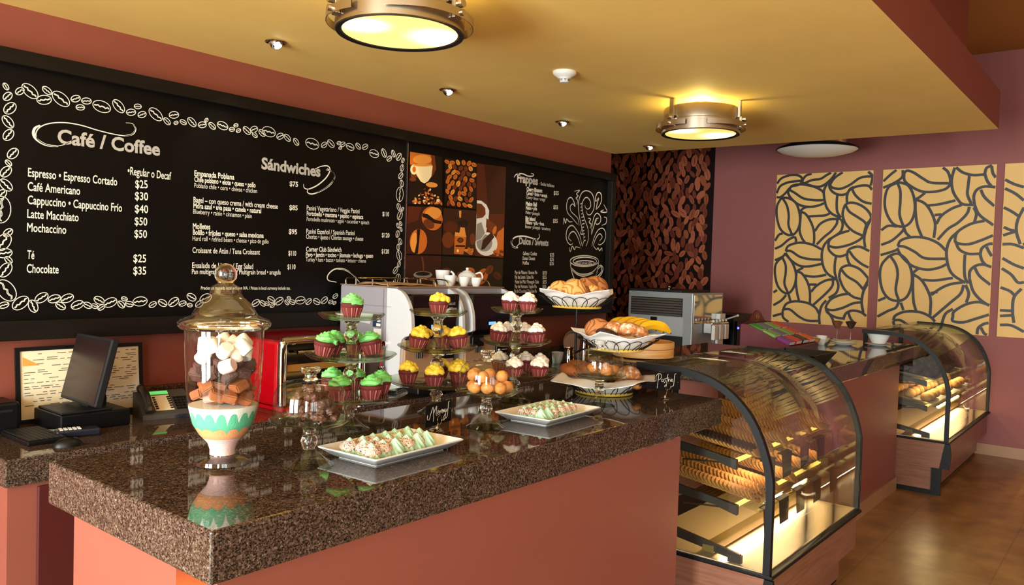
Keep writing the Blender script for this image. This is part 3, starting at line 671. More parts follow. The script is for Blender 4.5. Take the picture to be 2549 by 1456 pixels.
# ------------------------------------------------------------------ yellow bean panels on the right wall
pm = mat('panel_yellow', (232, 186, 112), .5, spec=.3, vary=.03, scale=3); pl = mat('panel_line', (38, 28, 28), .5)
def bean_panel(label, y0, y1, z0, z1, curves, origin, scale):
    yc = (y0+y1)/2
    t = thing('bean_artwork', label, 'wall art', (8.349, yc, 0), 0, 'yellow coffee bean wall panels')
    MB().box(-.02, 0, y0-yc, y1-yc, z0, z1, b=.003).build('board', pm, t)
    mb = MB(); X = -.0205
    for ln in curves:
        P = []; X -= .00008
        for a, b in ln:
            p = at(origin[0]+a/scale, origin[1]+b/scale, 0, 8.329)
            P.append(Vector((X, min(max(p.y, y0+.004), y1-.004)-yc, min(max(p.z, z0+.004), z1-.004))))
        P = smoothpts(P, 5); n = len(P); Lf = []; Rt = []; w = .0125
        for i in range(n):
            d = P[min(i+1, n-1)]-P[max(i-1, 0)]; d = d.normalized() if d.length > 1e-9 else Vector((0, 1, 0)); q = Vector((0, -d.z, d.y))*w
            for S, s in ((Lf, 1), (Rt, -1)):
                v = P[i]+q*s; v.y = min(max(v.y, y0-yc+.001), y1-yc-.001); v.z = min(max(v.z, z0+.001), z1-.001); S.append(v)
        mb.add([tuple(v) for v in Lf+Rt], [(i, i+1, n+i+1, n+i) for i in range(n-1)])
    mb.build('bean_lines', pl, t, smooth=False)
C1 = [[(110, 270), (140, 210), (200, 180), (260, 170), (315, 165)], [(110, 190), (150, 145), (220, 120), (290, 122), (320, 150), (300, 195), (230, 215), (180, 270), (140, 300), (110, 300)], [(600, 95), (560, 150), (500, 200), (440, 215), (345, 190), (322, 170), (350, 125), (400, 105)], [(330, 190), (400, 160), (470, 150), (520, 120), (560, 97)],
    [(655, 95), (590, 140), (555, 190), (560, 215), (600, 230), (650, 228), (720, 195), (790, 145), (850, 130), (900, 130)], [(545, 165), (545, 215), (570, 255), (620, 280), (680, 275), (720, 235), (780, 210), (860, 205), (905, 240)], [(865, 90), (900, 130), (885, 205)],
    [(215, 240), (240, 205), (320, 195), (420, 215), (480, 245), (497, 265)], [(215, 240), (205, 265), (230, 310), (290, 360), (370, 380), (450, 370), (500, 350)], [(215, 240), (260, 265), (330, 310), (420, 325), (495, 325)],
    [(150, 305), (115, 370), (112, 460), (140, 560), (200, 610), (260, 600), (298, 530), (300, 440), (270, 350), (210, 310), (150, 305)], [(160, 310), (195, 370), (210, 450), (208, 530), (235, 605)],
    [(310, 420), (350, 440), (390, 500), (415, 570), (420, 640), (415, 685)], [(310, 420), (305, 500), (300, 580), (320, 640), (350, 680)], [(305, 415), (345, 385), (420, 378)], [(365, 460), (440, 455), (510, 450), (550, 432)],
    [(525, 190), (500, 250), (505, 320), (525, 390), (570, 440), (640, 470)], [(610, 285), (605, 350), (610, 420), (640, 470)], [(690, 345), (690, 290), (710, 240), (745, 215)], [(730, 230), (760, 285), (820, 335), (900, 355)],
    [(660, 400), (680, 360), (730, 345), (800, 365), (860, 410), (893, 460), (880, 490), (850, 530), (825, 620)], [(660, 400), (655, 450), (680, 520), (740, 580), (825, 620)], [(680, 370), (710, 420), (770, 460), (830, 500), (850, 530)],
    [(425, 580), (470, 520), (540, 485), (610, 480), (640, 480)], [(610, 480), (605, 520), (560, 580), (500, 630), (440, 690)], [(640, 480), (655, 520), (640, 580), (590, 620), (540, 650)],
    [(535, 700), (550, 650), (620, 605), (710, 575)], [(535, 700), (600, 715), (700, 695), (780, 660), (825, 625)], [(545, 645), (500, 700), (482, 780), (495, 870), (530, 930), (590, 970)], [(535, 700), (545, 740), (590, 780), (640, 788), (690, 770)], [(600, 790), (590, 850), (590, 920), (605, 970)],
    [(690, 790), (700, 740), (740, 715), (800, 710), (885, 745)], [(710, 745), (750, 800), (810, 850), (885, 880)], [(690, 790), (705, 840), (720, 860)], [(893, 480), (850, 560), (832, 640), (840, 715)],
    [(97, 660), (130, 610), (160, 600)], [(97, 725), (150, 700), (210, 650), (260, 625)], [(260, 625), (272, 655), (265, 670)], [(97, 820), (160, 790), (185, 760)],
    [(185, 745), (210, 700), (300, 675), (400, 690), (480, 730)], [(185, 745), (230, 745), (300, 790), (380, 810), (475, 815)], [(185, 760), (230, 820), (300, 865), (380, 870), (480, 850)],
    [(150, 800), (105, 850), (97, 930), (120, 1030), (170, 1085), (220, 1085), (260, 1020), (270, 930), (240, 840), (185, 770)], [(160, 800), (185, 860), (185, 930), (175, 1010), (205, 1090)],
    [(275, 910), (320, 930), (365, 1000), (385, 1080), (385, 1175)], [(275, 910), (270, 1000), (280, 1090), (295, 1150)], [(275, 910), (330, 880)], [(335, 945), (420, 955), (520, 940)], [(375, 1020), (440, 1020)],
    [(395, 1080), (440, 1030), (520, 985), (610, 975)], [(575, 980), (570, 1030), (520, 1090), (410, 1190)], [(605, 975), (620, 1030), (600, 1090), (540, 1130)],
    [(630, 920), (650, 880), (710, 862), (790, 890), (850, 950), (875, 980), (840, 1030), (820, 1060)], [(630, 920), (630, 970), (670, 1060), (740, 1120), (810, 1140)], [(640, 890), (690, 950), (770, 1000), (825, 1060)],
    [(520, 1190), (560, 1140), (640, 1105), (720, 1095)], [(520, 1190), (520, 1220), (580, 1230), (660, 1210), (740, 1175), (810, 1165)], [(520, 1150), (480, 1200), (462, 1280), (465, 1355)], [(515, 1200), (530, 1250), (600, 1290), (660, 1300)], [(530, 1240), (570, 1300), (585, 1365)],
    [(660, 1310), (680, 1260), (730, 1235), (800, 1245), (862, 1280)], [(700, 1245), (720, 1300), (745, 1330)], [(865, 1010), (825, 1080), (812, 1170), (825, 1250)], [(85, 1085), (115, 1065)], [(85, 1190), (150, 1150), (190, 1105)], [(80, 1280), (150, 1260)],
    [(160, 1240), (190, 1180), (260, 1158), (360, 1170), (430, 1210), (460, 1260)], [(160, 1225), (220, 1225), (290, 1280), (360, 1315), (455, 1320)], [(160, 1240), (165, 1290), (210, 1335)], [(210, 1100), (225, 1155)]]
C2 = [[(90, 195), (150, 140), (195, 105)], [(245, 105), (240, 160), (180, 205), (90, 245)], [(255, 130), (280, 110), (330, 125), (400, 170), (470, 205), (610, 210)], [(255, 130), (260, 190), (320, 240), (400, 275), (500, 275), (580, 255), (620, 220)], [(560, 85), (600, 120), (620, 180), (615, 220)],
    [(200, 205), (130, 245), (103, 340), (115, 440), (170, 530), (250, 550), (310, 510), (340, 420), (330, 310), (290, 230), (230, 205), (200, 205)], [(205, 210), (225, 270), (225, 360), (220, 460), (250, 550)],
    [(345, 335), (420, 370), (470, 440), (500, 530), (490, 640)], [(345, 335), (345, 430), (360, 540), (395, 630)], [(345, 335), (375, 320), (420, 285)], [(440, 385), (530, 375), (660, 345)], [(495, 460), (550, 455)],
    [(655, 85), (630, 180), (640, 270), (680, 340), (720, 375), (800, 380)], [(770, 145), (760, 230), (755, 300), (785, 370)], [(665, 85), (720, 125), (800, 145), (890, 140)], [(890, 140), (905, 90), (950, 68)], [(945, 75), (955, 130), (990, 165)], [(890, 130), (910, 190), (945, 235)],
    [(810, 380), (805, 310), (830, 260), (890, 235), (980, 240)], [(860, 260), (890, 320), (975, 390)], [(810, 380), (850, 460), (970, 540)], [(510, 530), (550, 465), (630, 410), (710, 380)], [(770, 395), (750, 450), (680, 520), (600, 570), (520, 655)], [(805, 400), (825, 450), (810, 515)],
    [(655, 650), (680, 590), (780, 530), (890, 505)], [(655, 650), (670, 680), (760, 690), (860, 660), (965, 620)], [(660, 665), (690, 730), (760, 765), (850, 765)], [(680, 590), (620, 650), (590, 740), (600, 850), (640, 930), (740, 995)], [(735, 770), (730, 870), (735, 950), (760, 1000)],
    [(855, 770), (870, 720), (920, 690), (965, 685)], [(905, 710), (925, 750), (950, 785)], [(855, 770), (870, 820), (900, 855)], [(205, 705), (230, 660), (310, 635), (420, 640), (520, 680), (585, 740)], [(205, 705), (260, 710), (340, 750), (420, 800), (580, 805)], [(200, 720), (240, 790), (320, 860), (430, 890), (530, 875), (595, 845)],
    [(75, 580), (130, 545), (200, 550)], [(75, 695), (160, 660), (240, 590), (255, 555)], [(70, 775), (140, 755), (200, 735)], [(255, 560), (270, 600), (300, 630)],
    [(140, 780), (80, 850), (65, 940), (85, 1050), (140, 1120), (220, 1135), (280, 1100), (315, 1010), (315, 910), (280, 820), (210, 765), (140, 780)], [(145, 780), (190, 850), (205, 930), (190, 1050), (215, 1135)],
    [(325, 925), (390, 970), (440, 1050), (465, 1130), (460, 1250)], [(325, 925), (325, 1030), (330, 1140), (350, 1215)], [(325, 915), (370, 880)], [(400, 970), (500, 975), (640, 955)], [(470, 1090), (540, 1040), (620, 1005), (720, 990)], [(725, 1010), (700, 1080), (620, 1150), (480, 1270)], [(740, 1010), (765, 1080), (745, 1150)], [(465, 1075), (520, 1065)],
    [(770, 960), (775, 900), (820, 860), (880, 850), (945, 870)], [(810, 870), (850, 940), (940, 1010)], [(770, 960), (800, 1060), (860, 1130), (935, 1175)], [(640, 1260), (650, 1220), (740, 1165), (840, 1145), (935, 1170)], [(640, 1260), (640, 1295), (720, 1305), (810, 1280), (935, 1245)], [(640, 1200), (580, 1240), (550, 1330), (540, 1400)],
    [(830, 1400), (840, 1350), (880, 1320), (935, 1310)], [(860, 1345), (885, 1390), (910, 1405)], [(50, 1135), (110, 1110)], [(45, 1260), (130, 1215), (190, 1190), (215, 1140)], [(230, 1150), (250, 1210)], [(170, 1290), (190, 1250), (270, 1220), (380, 1225), (460, 1260), (500, 1300)], [(170, 1290), (230, 1290), (330, 1350), (480, 1370)], [(170, 1295), (190, 1360), (240, 1405)]]
C3 = [[(1050, 180), (1120, 215), (1200, 240)], [(1050, 250), (1130, 290), (1200, 345)], [(1040, 400), (1100, 430), (1160, 470)], [(1200, 400), (1150, 500), (1140, 590), (1170, 690)], [(1040, 555), (1100, 580), (1140, 580)], [(1035, 620), (1130, 590)], [(1030, 690), (1110, 690), (1200, 720)], [(1030, 800), (1120, 850), (1200, 880)],
    [(1025, 880), (1100, 930), (1150, 990), (1200, 990)], [(1015, 1030), (1090, 1060), (1130, 1100)], [(1180, 1040), (1120, 1110), (1110, 1220), (1120, 1310)], [(1010, 1210), (1100, 1215)], [(1010, 1255), (1100, 1250)], [(1010, 1325), (1100, 1330), (1200, 1380)],
    [(1300, 100), (1420, 160), (1540, 120)], [(1240, 400), (1360, 380), (1440, 470), (1400, 600), (1280, 680), (1190, 690)], [(1250, 760), (1400, 800), (1520, 760)], [(1240, 990), (1380, 960), (1500, 1080), (1440, 1240), (1300, 1300)]]
bean_panel('yellow bean pattern panel furthest left, beside the plain maroon wall', 2.20, 3.165, 1.083, 2.638, C1, (1900, 400), 3.309)
bean_panel('yellow bean pattern panel in the middle, behind the far pastry case', 1.152, 2.112, 1.083, 2.638, C2, (2170, 390), 3.166)
bean_panel('yellow bean pattern panel cut off by the right edge of the view', .12, 1.09, 1.083, 2.638, C3, (2170, 390), 3.166)

# ------------------------------------------------------------------ ceiling lamps
def lamp_glow():
    m, nt, b = new_mat('lamp_glass_glow')
    tc = nt.nodes.new('ShaderNodeTexCoord'); facs = []
    for cx, cyy, rad in ((.09, -.10, .15), (-.10, .08, .12)):
        mp = nt.nodes.new('ShaderNodeVectorMath'); mp.operation = 'DISTANCE'; mp.inputs[1].default_value = (cx, cyy, .012)
        nt.links.new(tc.outputs['Object'], mp.inputs[0])
        mr = nt.nodes.new('ShaderNodeMapRange'); mr.inputs['From Min'].default_value = 0.02; mr.inputs['From Max'].default_value = rad; mr.inputs['To Min'].default_value = 1; mr.inputs['To Max'].default_value = 0
        mr.interpolation_type = 'SMOOTHSTEP'
        nt.links.new(mp.outputs['Value'], mr.inputs['Value']); facs.append(mr.outputs[0])
    ad = nt.nodes.new('ShaderNodeMath'); ad.operation = 'ADD'; ad.use_clamp = True
    nt.links.new(facs[0], ad.inputs[0]); nt.links.new(facs[1], ad.inputs[1])
    cr = nt.nodes.new('ShaderNodeMix'); cr.data_type = 'RGBA'
    cr.inputs[6].default_value = (.60, .41, .085, 1); cr.inputs[7].default_value = (1, .86, .5, 1)
    nt.links.new(ad.outputs[0], cr.inputs[0]); nt.links.new(cr.outputs[2], b.inputs['Emission Color'])
    st = nt.nodes.new('ShaderNodeMapRange'); st.inputs['To Min'].default_value = 1.0; st.inputs['To Max'].default_value = 2.2
    nt.links.new(ad.outputs[0], st.inputs['Value']); nt.links.new(st.outputs[0], b.inputs['Emission Strength'])
    b.inputs['Base Color'].default_value = (.8, .7, .5, 1); b.inputs['Roughness'].default_value = .3
    return m
bulbm = mat('bulb_glow', (255, 240, 200), emit=25, ecol=(255, 206, 120))
def ceiling_lamp(name, label, loc, lit=True, s=1.0, top=.205):
    t = thing(name, label, 'ceiling lamp', loc, .35, 'round metal ceiling lamps' if lit else None)
    mb = MB(); mb.caps = False
    if lit:
        t.scale = (1.17, 1.17, 1)
        mb.lathe([(.194, .004), (.212, 0), (.216, .004), (.216, .075), (.208, .081), (.203, .079), (.203, .008), (.194, .008)], 56)
        mb.build('rim', M['nickel'], t, recalc=True)
        mb = MB(); mb.caps = False
        mb.lathe([(.204, .08), (.206, .155), (.200, .166), (.186, .168), (.186, .165), (.198, .160), (.2, .08)], 56); mb.build('housing', M['nickel'], t, recalc=True)
        mb = MB(); mb.caps = False
        mb.lathe([(.198, .002), (.213, -.001), (.213, .001), (.198, .006)], 56); mb.build('gasket', M['rubber'], t, recalc=True)
        mb = MB(); mb.lathe([(.0001, .010), (.10, .0095), (.193, .006), (.193, .012), (.0001, .014)], 48); o = mb.build('glass_disc', LG, t)
        for sgn in (0, 1):
            mb = MB(); a0 = sgn*PI+.25
            P = [((.243 if abs(k-10) < 7 else .228+.003*(10-abs(k-10)))*math.cos(a0+(PI-.5)*k/20), (.243 if abs(k-10) < 7 else .228+.003*(10-abs(k-10)))*math.sin(a0+(PI-.5)*k/20), .045) for k in range(21)]
            n = len(P); mb.add([(x, y, .03) for x, y, z in P]+[(x, y, .062) for x, y, z in P]+[(x*1.012, y*1.012, .03) for x, y, z in P]+[(x*1.012, y*1.012, .062) for x, y, z in P],
                [(i, i+1, n+i+1, n+i) for i in range(n-1)]+[(2*n+i+1, 2*n+i, 3*n+i, 3*n+i+1) for i in range(n-1)]+[(i, 2*n+i, 2*n+i+1, i+1) for i in range(n-1)]+[(n+i+1, 3*n+i+1, 3*n+i, n+i) for i in range(n-1)])
            mb.build('yoke_band', M['nickel'], t, recalc=True)
        for k in range(3):
            a = k*2*PI/3+.35; ca, sa = math.cos(a), math.sin(a)
            mb = MB(); mb.xf = Matrix.Rotation(a, 4, 'Z')
            mb.box(.216, .232, -.02, .02, .03, .10, b=.003).box(.205, .221, -.016, .016, .095, top, b=.002)
            mb.tube([(.224, 0, .05), (.252, 0, .05)], .012, 14).tube([(.224, 0, .085), (.25, 0, .085)], .016, 14)
            mb.build('bracket', M['nickel'], t)
        mb = MB(); mb.lathe([(.0001, top-.018), (.05, top-.018), (.055, top-.012), (.055, top), (.0001, top)], 32); mb.build('canopy', M['nickel'], t)
        for sx, sy in ((.07, .05), (-.07, -.04)):
            MB().tube([(sx, sy, .03), (sx, sy, .10)], .016, 12).build('bulb_socket', M['white'], t)
            MB().ball((sx, sy, .13), (.024, .024, .032), 12, 8).build('bulb', bulbm, t)
        for nm, z, e, rad, kind in (('lamp_light', -.03, 4, .15, 'SPOT'), ('lamp_uplight', .168, 15, .05, 'POINT')):
            l = bpy.data.lights.new(nm, kind); l.energy = e; l.color = (1, .84, .62) if kind == 'SPOT' else (1, .76, .22); l.shadow_soft_size = rad
            if kind == 'SPOT': l.spot_size = 2.7; l.spot_blend = 1
            o = bpy.data.objects.new(nm, l); COL.objects.link(o); o.parent = t; o.location = (0, 0, z)
    else:
        mb.lathe([(.30*s, .03), (.345*s, .012), (.36*s, 0), (.362*s, .006), (.35*s, .018), (.31*s, .035), (.24*s, .05), (.24*s, .045)], 48, closed=False); mb.build('reflector', M['dark'], t, recalc=True)
        mb = MB(); mb.lathe([(.0001, -.055), (.12*s, -.050), (.24*s, -.034), (.32*s, -.012), (.350*s, .004), (.30*s, .02), (.0001, .02)], 48); mb.build('diffuser', mat('frosted_diffuser', (252, 252, 250), .5), t)
        mb = MB(); mb.lathe([(.0001, .04), (.24*s, .045), (.25*s, .07), (.25*s, .24), (.0001, .25)], 40); mb.build('housing', M['nickel'], t)
        MB().tube([(0, 0, .25), (0, 0, top)], .014, 12).build('stem', M['nickel'], t)
        mb = MB(); mb.lathe([(.0001, top-.03), (.09, top-.03), (.10, top), (.0001, top)], 32); mb.build('canopy', M['nickel'], t)
    return t
LG = lamp_glow()
ceiling_lamp('ceiling_lamp', 'lit round metal ceiling lamp at the top, nearest the viewer', (2.160, 2.350, 2.475))
ceiling_lamp('ceiling_lamp', 'lit round metal ceiling lamp further back, left of the unlit one', (4.815, 2.350, 2.475))
ceiling_lamp('dish_lamp', 'unlit dish ceiling lamp with pale diffuser in front of the yellow panels', (7.46, 2.47, 2.735), False, 1.0, .95)

t = thing('smoke_detector', 'white smoke detector on the ochre ceiling', 'smoke detector', (3.664, 2.629, SZ))
mb = MB(); mb.lathe([(.0001, 0), (.066, 0), (.066, -.012), (.058, -.022), (.036, -.036), (.036, -.04), (.0001, -.04)], 40); mb.build('housing', M['plastic'], t)
mb = MB(); mb.lathe([(.0001, -.04), (.027, -.04), (.027, -.056), (.02, -.062), (.0001, -.062)], 32); mb.build('sensor_cap', M['plastic'], t)
mb = MB()
for k in range(8):
    a = k*PI/4; mb.xf = Matrix.Rotation(a, 4, 'Z'); mb.box(.0265, .0278, -.007, .007, -.047, -.044).box(.0265, .0278, -.007, .007, -.053, -.050)
mb.build('vent_slots', M['dark'], t, smooth=False)
spotm = mat('spot_bulb_glow', (255, 250, 240), emit=14, ecol=(255, 240, 225))
def eyeball(loc, label):
    t = thing('ceiling_spotlight', label, 'spotlight', loc, 0, 'recessed eyeball spotlights')
    mb = MB(); mb.caps = False; mb.lathe([(.036, .004), (.05, 0), (.053, -.004), (.05, -.007), (.034, -.002)], 32); mb.build('trim_ring', M['chrome'], t, recalc=True)
    R = Matrix.Rotation(math.radians(-38), 4, 'X')
    mb = MB(); mb.xf = R; mb.lathe([(.0001, .03), (.03, .024), (.036, .004), (.033, -.022), (.028, -.030), (.024, -.030), (.022, -.02), (.0001, -.018)], 28); mb.build('eyeball', M['chrome'], t)
    mb = MB(); mb.xf = R; mb.lathe([(.0001, -.0205), (.015, -.0215), (.015, -.0275), (.0001, -.030)], 24); mb.build('bulb', spotm, t)
    l = bpy.data.lights.new('spot_light', 'SPOT'); l.energy = 5; l.color = (1, .8, .6); l.spot_size = .9; l.spot_blend = .7; l.shadow_soft_size = .02
    o = bpy.data.objects.new('spot_light', l); COL.objects.link(o); o.parent = t; o.location = (0, .03, -.045); o.rotation_euler = (math.radians(38), 0, 0)
eyeball((2.385, 3.516, SZ), 'recessed ceiling spotlight nearest, left of the big lamp')
eyeball((3.64, 3.513, SZ), 'second recessed ceiling spotlight, left of the smoke detector')
eyeball((4.885, 3.513, SZ), 'third recessed ceiling spotlight, right of and below the smoke detector')
eyeball((6.216, 3.52, SZ), 'farthest recessed ceiling spotlight, above the bean mural')

# ------------------------------------------------------------------ glass jar of layered candy
JX, JY = 1.114, 1.836
jar = thing('apothecary_jar', 'tall lidded glass jar of layered candies on the near counter corner', 'jar', (JX, JY, CT))
mb = MB(); mb.lathe([(.0001, .0), (.066, 0), (.071, .005), (.069, .014), (.055, .020), (.040, .024), (.0001, .024)], 48); mb.build('foot', M['lidg'], jar)
mb = MB(); mb.caps = False
mb.lathe([(.036, .024), (.034, .038), (.040, .056), (.060, .078), (.076, .105), (.086, .145), (.091, .20), (.094, .26), (.0965, .33), (.0975, .346)], 64); mb.build('bowl', M['glass'], jar)
mb = MB(); mb.caps = False
mb.lathe([(.0975, .346), (.107, .347), (.1125, .353), (.1130, .361), (.1075, .369), (.094, .374), (.083, .3785), (.0795, .381), (.0785, .386), (.0745, .392), (.0625, .410), (.0515, .420), (.0490, .424), (.0465, .425), (.0420, .430), (.0385, .437), (.0380, .446), (.0340, .453), (.0220, .459), (.0200, .463)], 64)
lid = mb.build('lid', M['lidg'], jar)
mb = MB(); mb.lathe([(.0198, .4632), (.0215, .467), (.0262, .475), (.0277, .484), (.0262, .494), (.0212, .503), (.0125, .510), (.0001, .512)], 40); mb.build('lid_knob', M['solid'], lid)
mb = MB(); mb.caps = False; mb.lathe([(.098, .345), (.106, .346), (.1105, .352), (.106, .358), (.098, .358)], 64); mb.build('lid_rim', M['solid'], lid, recalc=True)
def jr(z):
    P = [(.0, .033), (.038, .0325), (.056, .0385), (.078, .0585), (.105, .0745), (.145, .0845), (.20, .0895), (.26, .0925), (.33, .095)]
    for (a, ra), (b, rb_) in zip(P, P[1:]):
        if z <= b: return ra+(rb_-ra)*(z-a)/(b-a)
    return .095
def layer(name, label, zlo, zhi, m, flo, fhi):
    mb = MB(); seg = 216; n = 8; vs = []; fs = []
    for i in range(n+1):
        for j in range(seg):
            a = 2*PI*j/seg; z0 = zlo+flo(a); z1 = zhi+fhi(a); z = z0+(z1-z0)*i/n; r = jr(z)-.0015
            vs.append((r*math.cos(a), r*math.sin(a), z))
    for i in range(n):
        for j in range(seg): k = (j+1) % seg; fs.append((i*seg+j, i*seg+k, (i+1)*seg+k, (i+1)*seg+j))
    vs += [(0, 0, zlo), (0, 0, zhi)]; L = len(vs)
    for j in range(seg): k = (j+1) % seg; fs.append((L-2, k, j)); fs.append((L-1, n*seg+j, n*seg+k))
    mb.add(vs, fs); o = mb.build(name, m); o.location = (JX, JY, CT)
    tag(o, label, 'sugar layer', None, 'stuff')
zero = lambda a: 0
drip = lambda k, amp, ph: (lambda a: -amp*(1-abs(math.sin(a*k/2+ph)))**1.5*(.75+.25*math.sin(a*3+ph)))
d1, d2 = drip(13, .014, .3), drip(17, .030, 1.1)
layer('sugar_layer', 'pink sugar filling the foot of the glass jar', .0255, .071, mat('pink_sugar', (244, 190, 184), .8, bump=.3, bscale=300), zero, zero)
layer('sugar_layer', 'orange sugar layer low in the glass jar', .0715, .100, mat('orange_sugar', (246, 160, 106), .8, bump=.3, bscale=300), zero, d1)
layer('sugar_layer', 'mint green dripping sugar layer in the glass jar', .1005, .139, mat('mint_sugar', (98, 190, 146), .8, bump=.3, bscale=300), d1, d2)
layer('sugar_layer', 'white sugar layer under the brown candies in the jar', .1395, .153, mat('white_sugar', (242, 236, 224), .8, bump=.3, bscale=300), d2, zero)
def chunk(name, m, sz, seed, kind):
    r = random.Random(seed); mb = MB()
    if kind == 'box':
        bm = bmesh.new(); bmesh.ops.create_cube(bm, size=1)
        for v in bm.verts: v.co = Vector((v.co.x*sz*r.uniform(.9, 1.15), v.co.y*sz*r.uniform(.9, 1.15), v.co.z*sz*.62*r.uniform(.9, 1.15)))
        bmesh.ops.bevel(bm, geom=bm.edges[:], offset=.003, segments=2, affect='EDGES'); bm.verts.index_update()
        mb.add([v.co[:] for v in bm.verts], [[v.index for v in f.verts] for f in bm.faces]); bm.free()
    else:
        mb.lathe([(.0001, -sz*.5), (sz*.4, -sz*.5), (sz*.48, -sz*.4), (sz*.48, sz*.4), (sz*.4, sz*.5), (.0001, sz*.5)], 20)
    return mb.build(name, m)
def fill(stock_specs, n, z0, z1, label, group, rmax, sz, seed):
    r = random.Random(seed); st = [Stock(x) for x in stock_specs]; placed = []
    for i in range(n):
        for _ in range(60):
            z = r.uniform(z0, z1); R = jr(z)-sz*.92; q = R*math.sqrt(r.uniform(.25, 1)); a = r.uniform(0, 2*PI)
            p = Vector((q*math.cos(a), q*math.sin(a), z))
            if all((p-o).length > sz*.86 for o in placed): break
        else: continue
        placed.append(p)
        o = st[i % len(st)].put((JX+p.x, JY+p.y, CT+p.z), (r.uniform(-.7, .7), r.uniform(-.7, .7), r.uniform(0, 6)), label, group)
        o['category'] = 'candy'
cm = mat('caramel_candy', (150, 82, 46), .45, vary=.25, scale=40); dm = mat('dark_candy', (84, 54, 52), .6, vary=.3, scale=60, bump=.5, bscale=150)
ww = mat('marshmallow', (250, 240, 226), .6); wp = mat('pink_marshmallow', (246, 200, 194), .6)
fill([chunk('caramel_square', cm, .034, 1, 'box'), chunk('caramel_square', cm, .036, 2, 'box')], 26, .170, .208, 'orange brown caramel square in the glass jar above the white sugar', 'caramel squares in the jar', .08, .030, 4)
fill([chunk('chocolate_square', dm, .036, 3, 'box'), chunk('chocolate_square', dm, .034, 4, 'box')], 24, .224, .260, 'dark chocolate square in the glass jar below the marshmallows', 'chocolate squares in the jar', .08, .032, 8)
fill([chunk('marshmallow', ww, .036, 5, 'cyl'), chunk('marshmallow', ww, .034, 6, 'cyl')], 14, .278, .312, 'white marshmallow at the top of the glass jar', 'white marshmallows in the jar', .08, .034, 12)
o = chunk('marshmallow', wp, .036, 7, 'cyl'); o.location = (JX-.030, JY-.064, CT+.258); o.rotation_euler = (1.2, .3, .4); tag(o, 'single pink marshmallow pressed against the glass of the jar', 'candy')

# ------------------------------------------------------------------ glass cake stands
def cake_stand(label, R, h, loc, fr=.062, group=None, z0=0.0):
    t = thing('cake_stand', label, 'cake stand', loc, 0, group); k = h-.045
    mb = MB(); mb.lathe([(.0001, .0), (fr, .0), (fr+.002, .003), (fr*.82, .010), (fr*.52, .024), (.022, .036), (.017, .042), (.0001, .042)], 48); mb.build('foot', M['glass'], t)
    mb = MB(); mb.lathe([(.0001, .0422), (.015, .0422), (.015, .05), (.020, .05+k*.12), (.0235, .05+k*.28), (.019, .05+k*.46), (.0155, .05+k*.5), (.0175, .05+k*.56), (.0155, .05+k*.62), (.017, h-.016), (.026, h-.007), (.03, h-.0008), (.0001, h-.0008)], 32); mb.build('stem', M['solid'], t)
    mb = MB(); mb.lathe([(.0001, h-.0004), (R*.78, h-.0004), (R*.86, h+.003), (R*.975, h+.014), (R, h+.017), (R*.985, h+.0195), (R*.955, h+.017), (R*.84, h+.008), (R*.79, h+.0055), (.0001, h+.0055)], 72); mb.build('plate', M['gedge'], t)
    return t
def three_tier(x, y, word):
    z = CT
    for R, h, fr, w_ in ((.18, .103, .063, 'large glass cake stand at the bottom of the %s cupcake tower'), (.1425, .114, .046, 'medium glass cake stand in the middle of the %s cupcake tower'), (.103, .118, .046, 'small glass cake stand at the top of the %s cupcake tower')):
        cake_stand(w_ % word, R, h, (x, y, z), fr); z += h+.006
TW = {'green': (1.611, 1.939), 'yellow': (2.017, 1.959), 'white': (2.429, 1.934)}
for k, (x, y) in TW.items(): three_tier(x, y, k)
PZ = [CT+.103+.0056, CT+.109+.114+.0056, CT+.109+.120+.118+.0056]

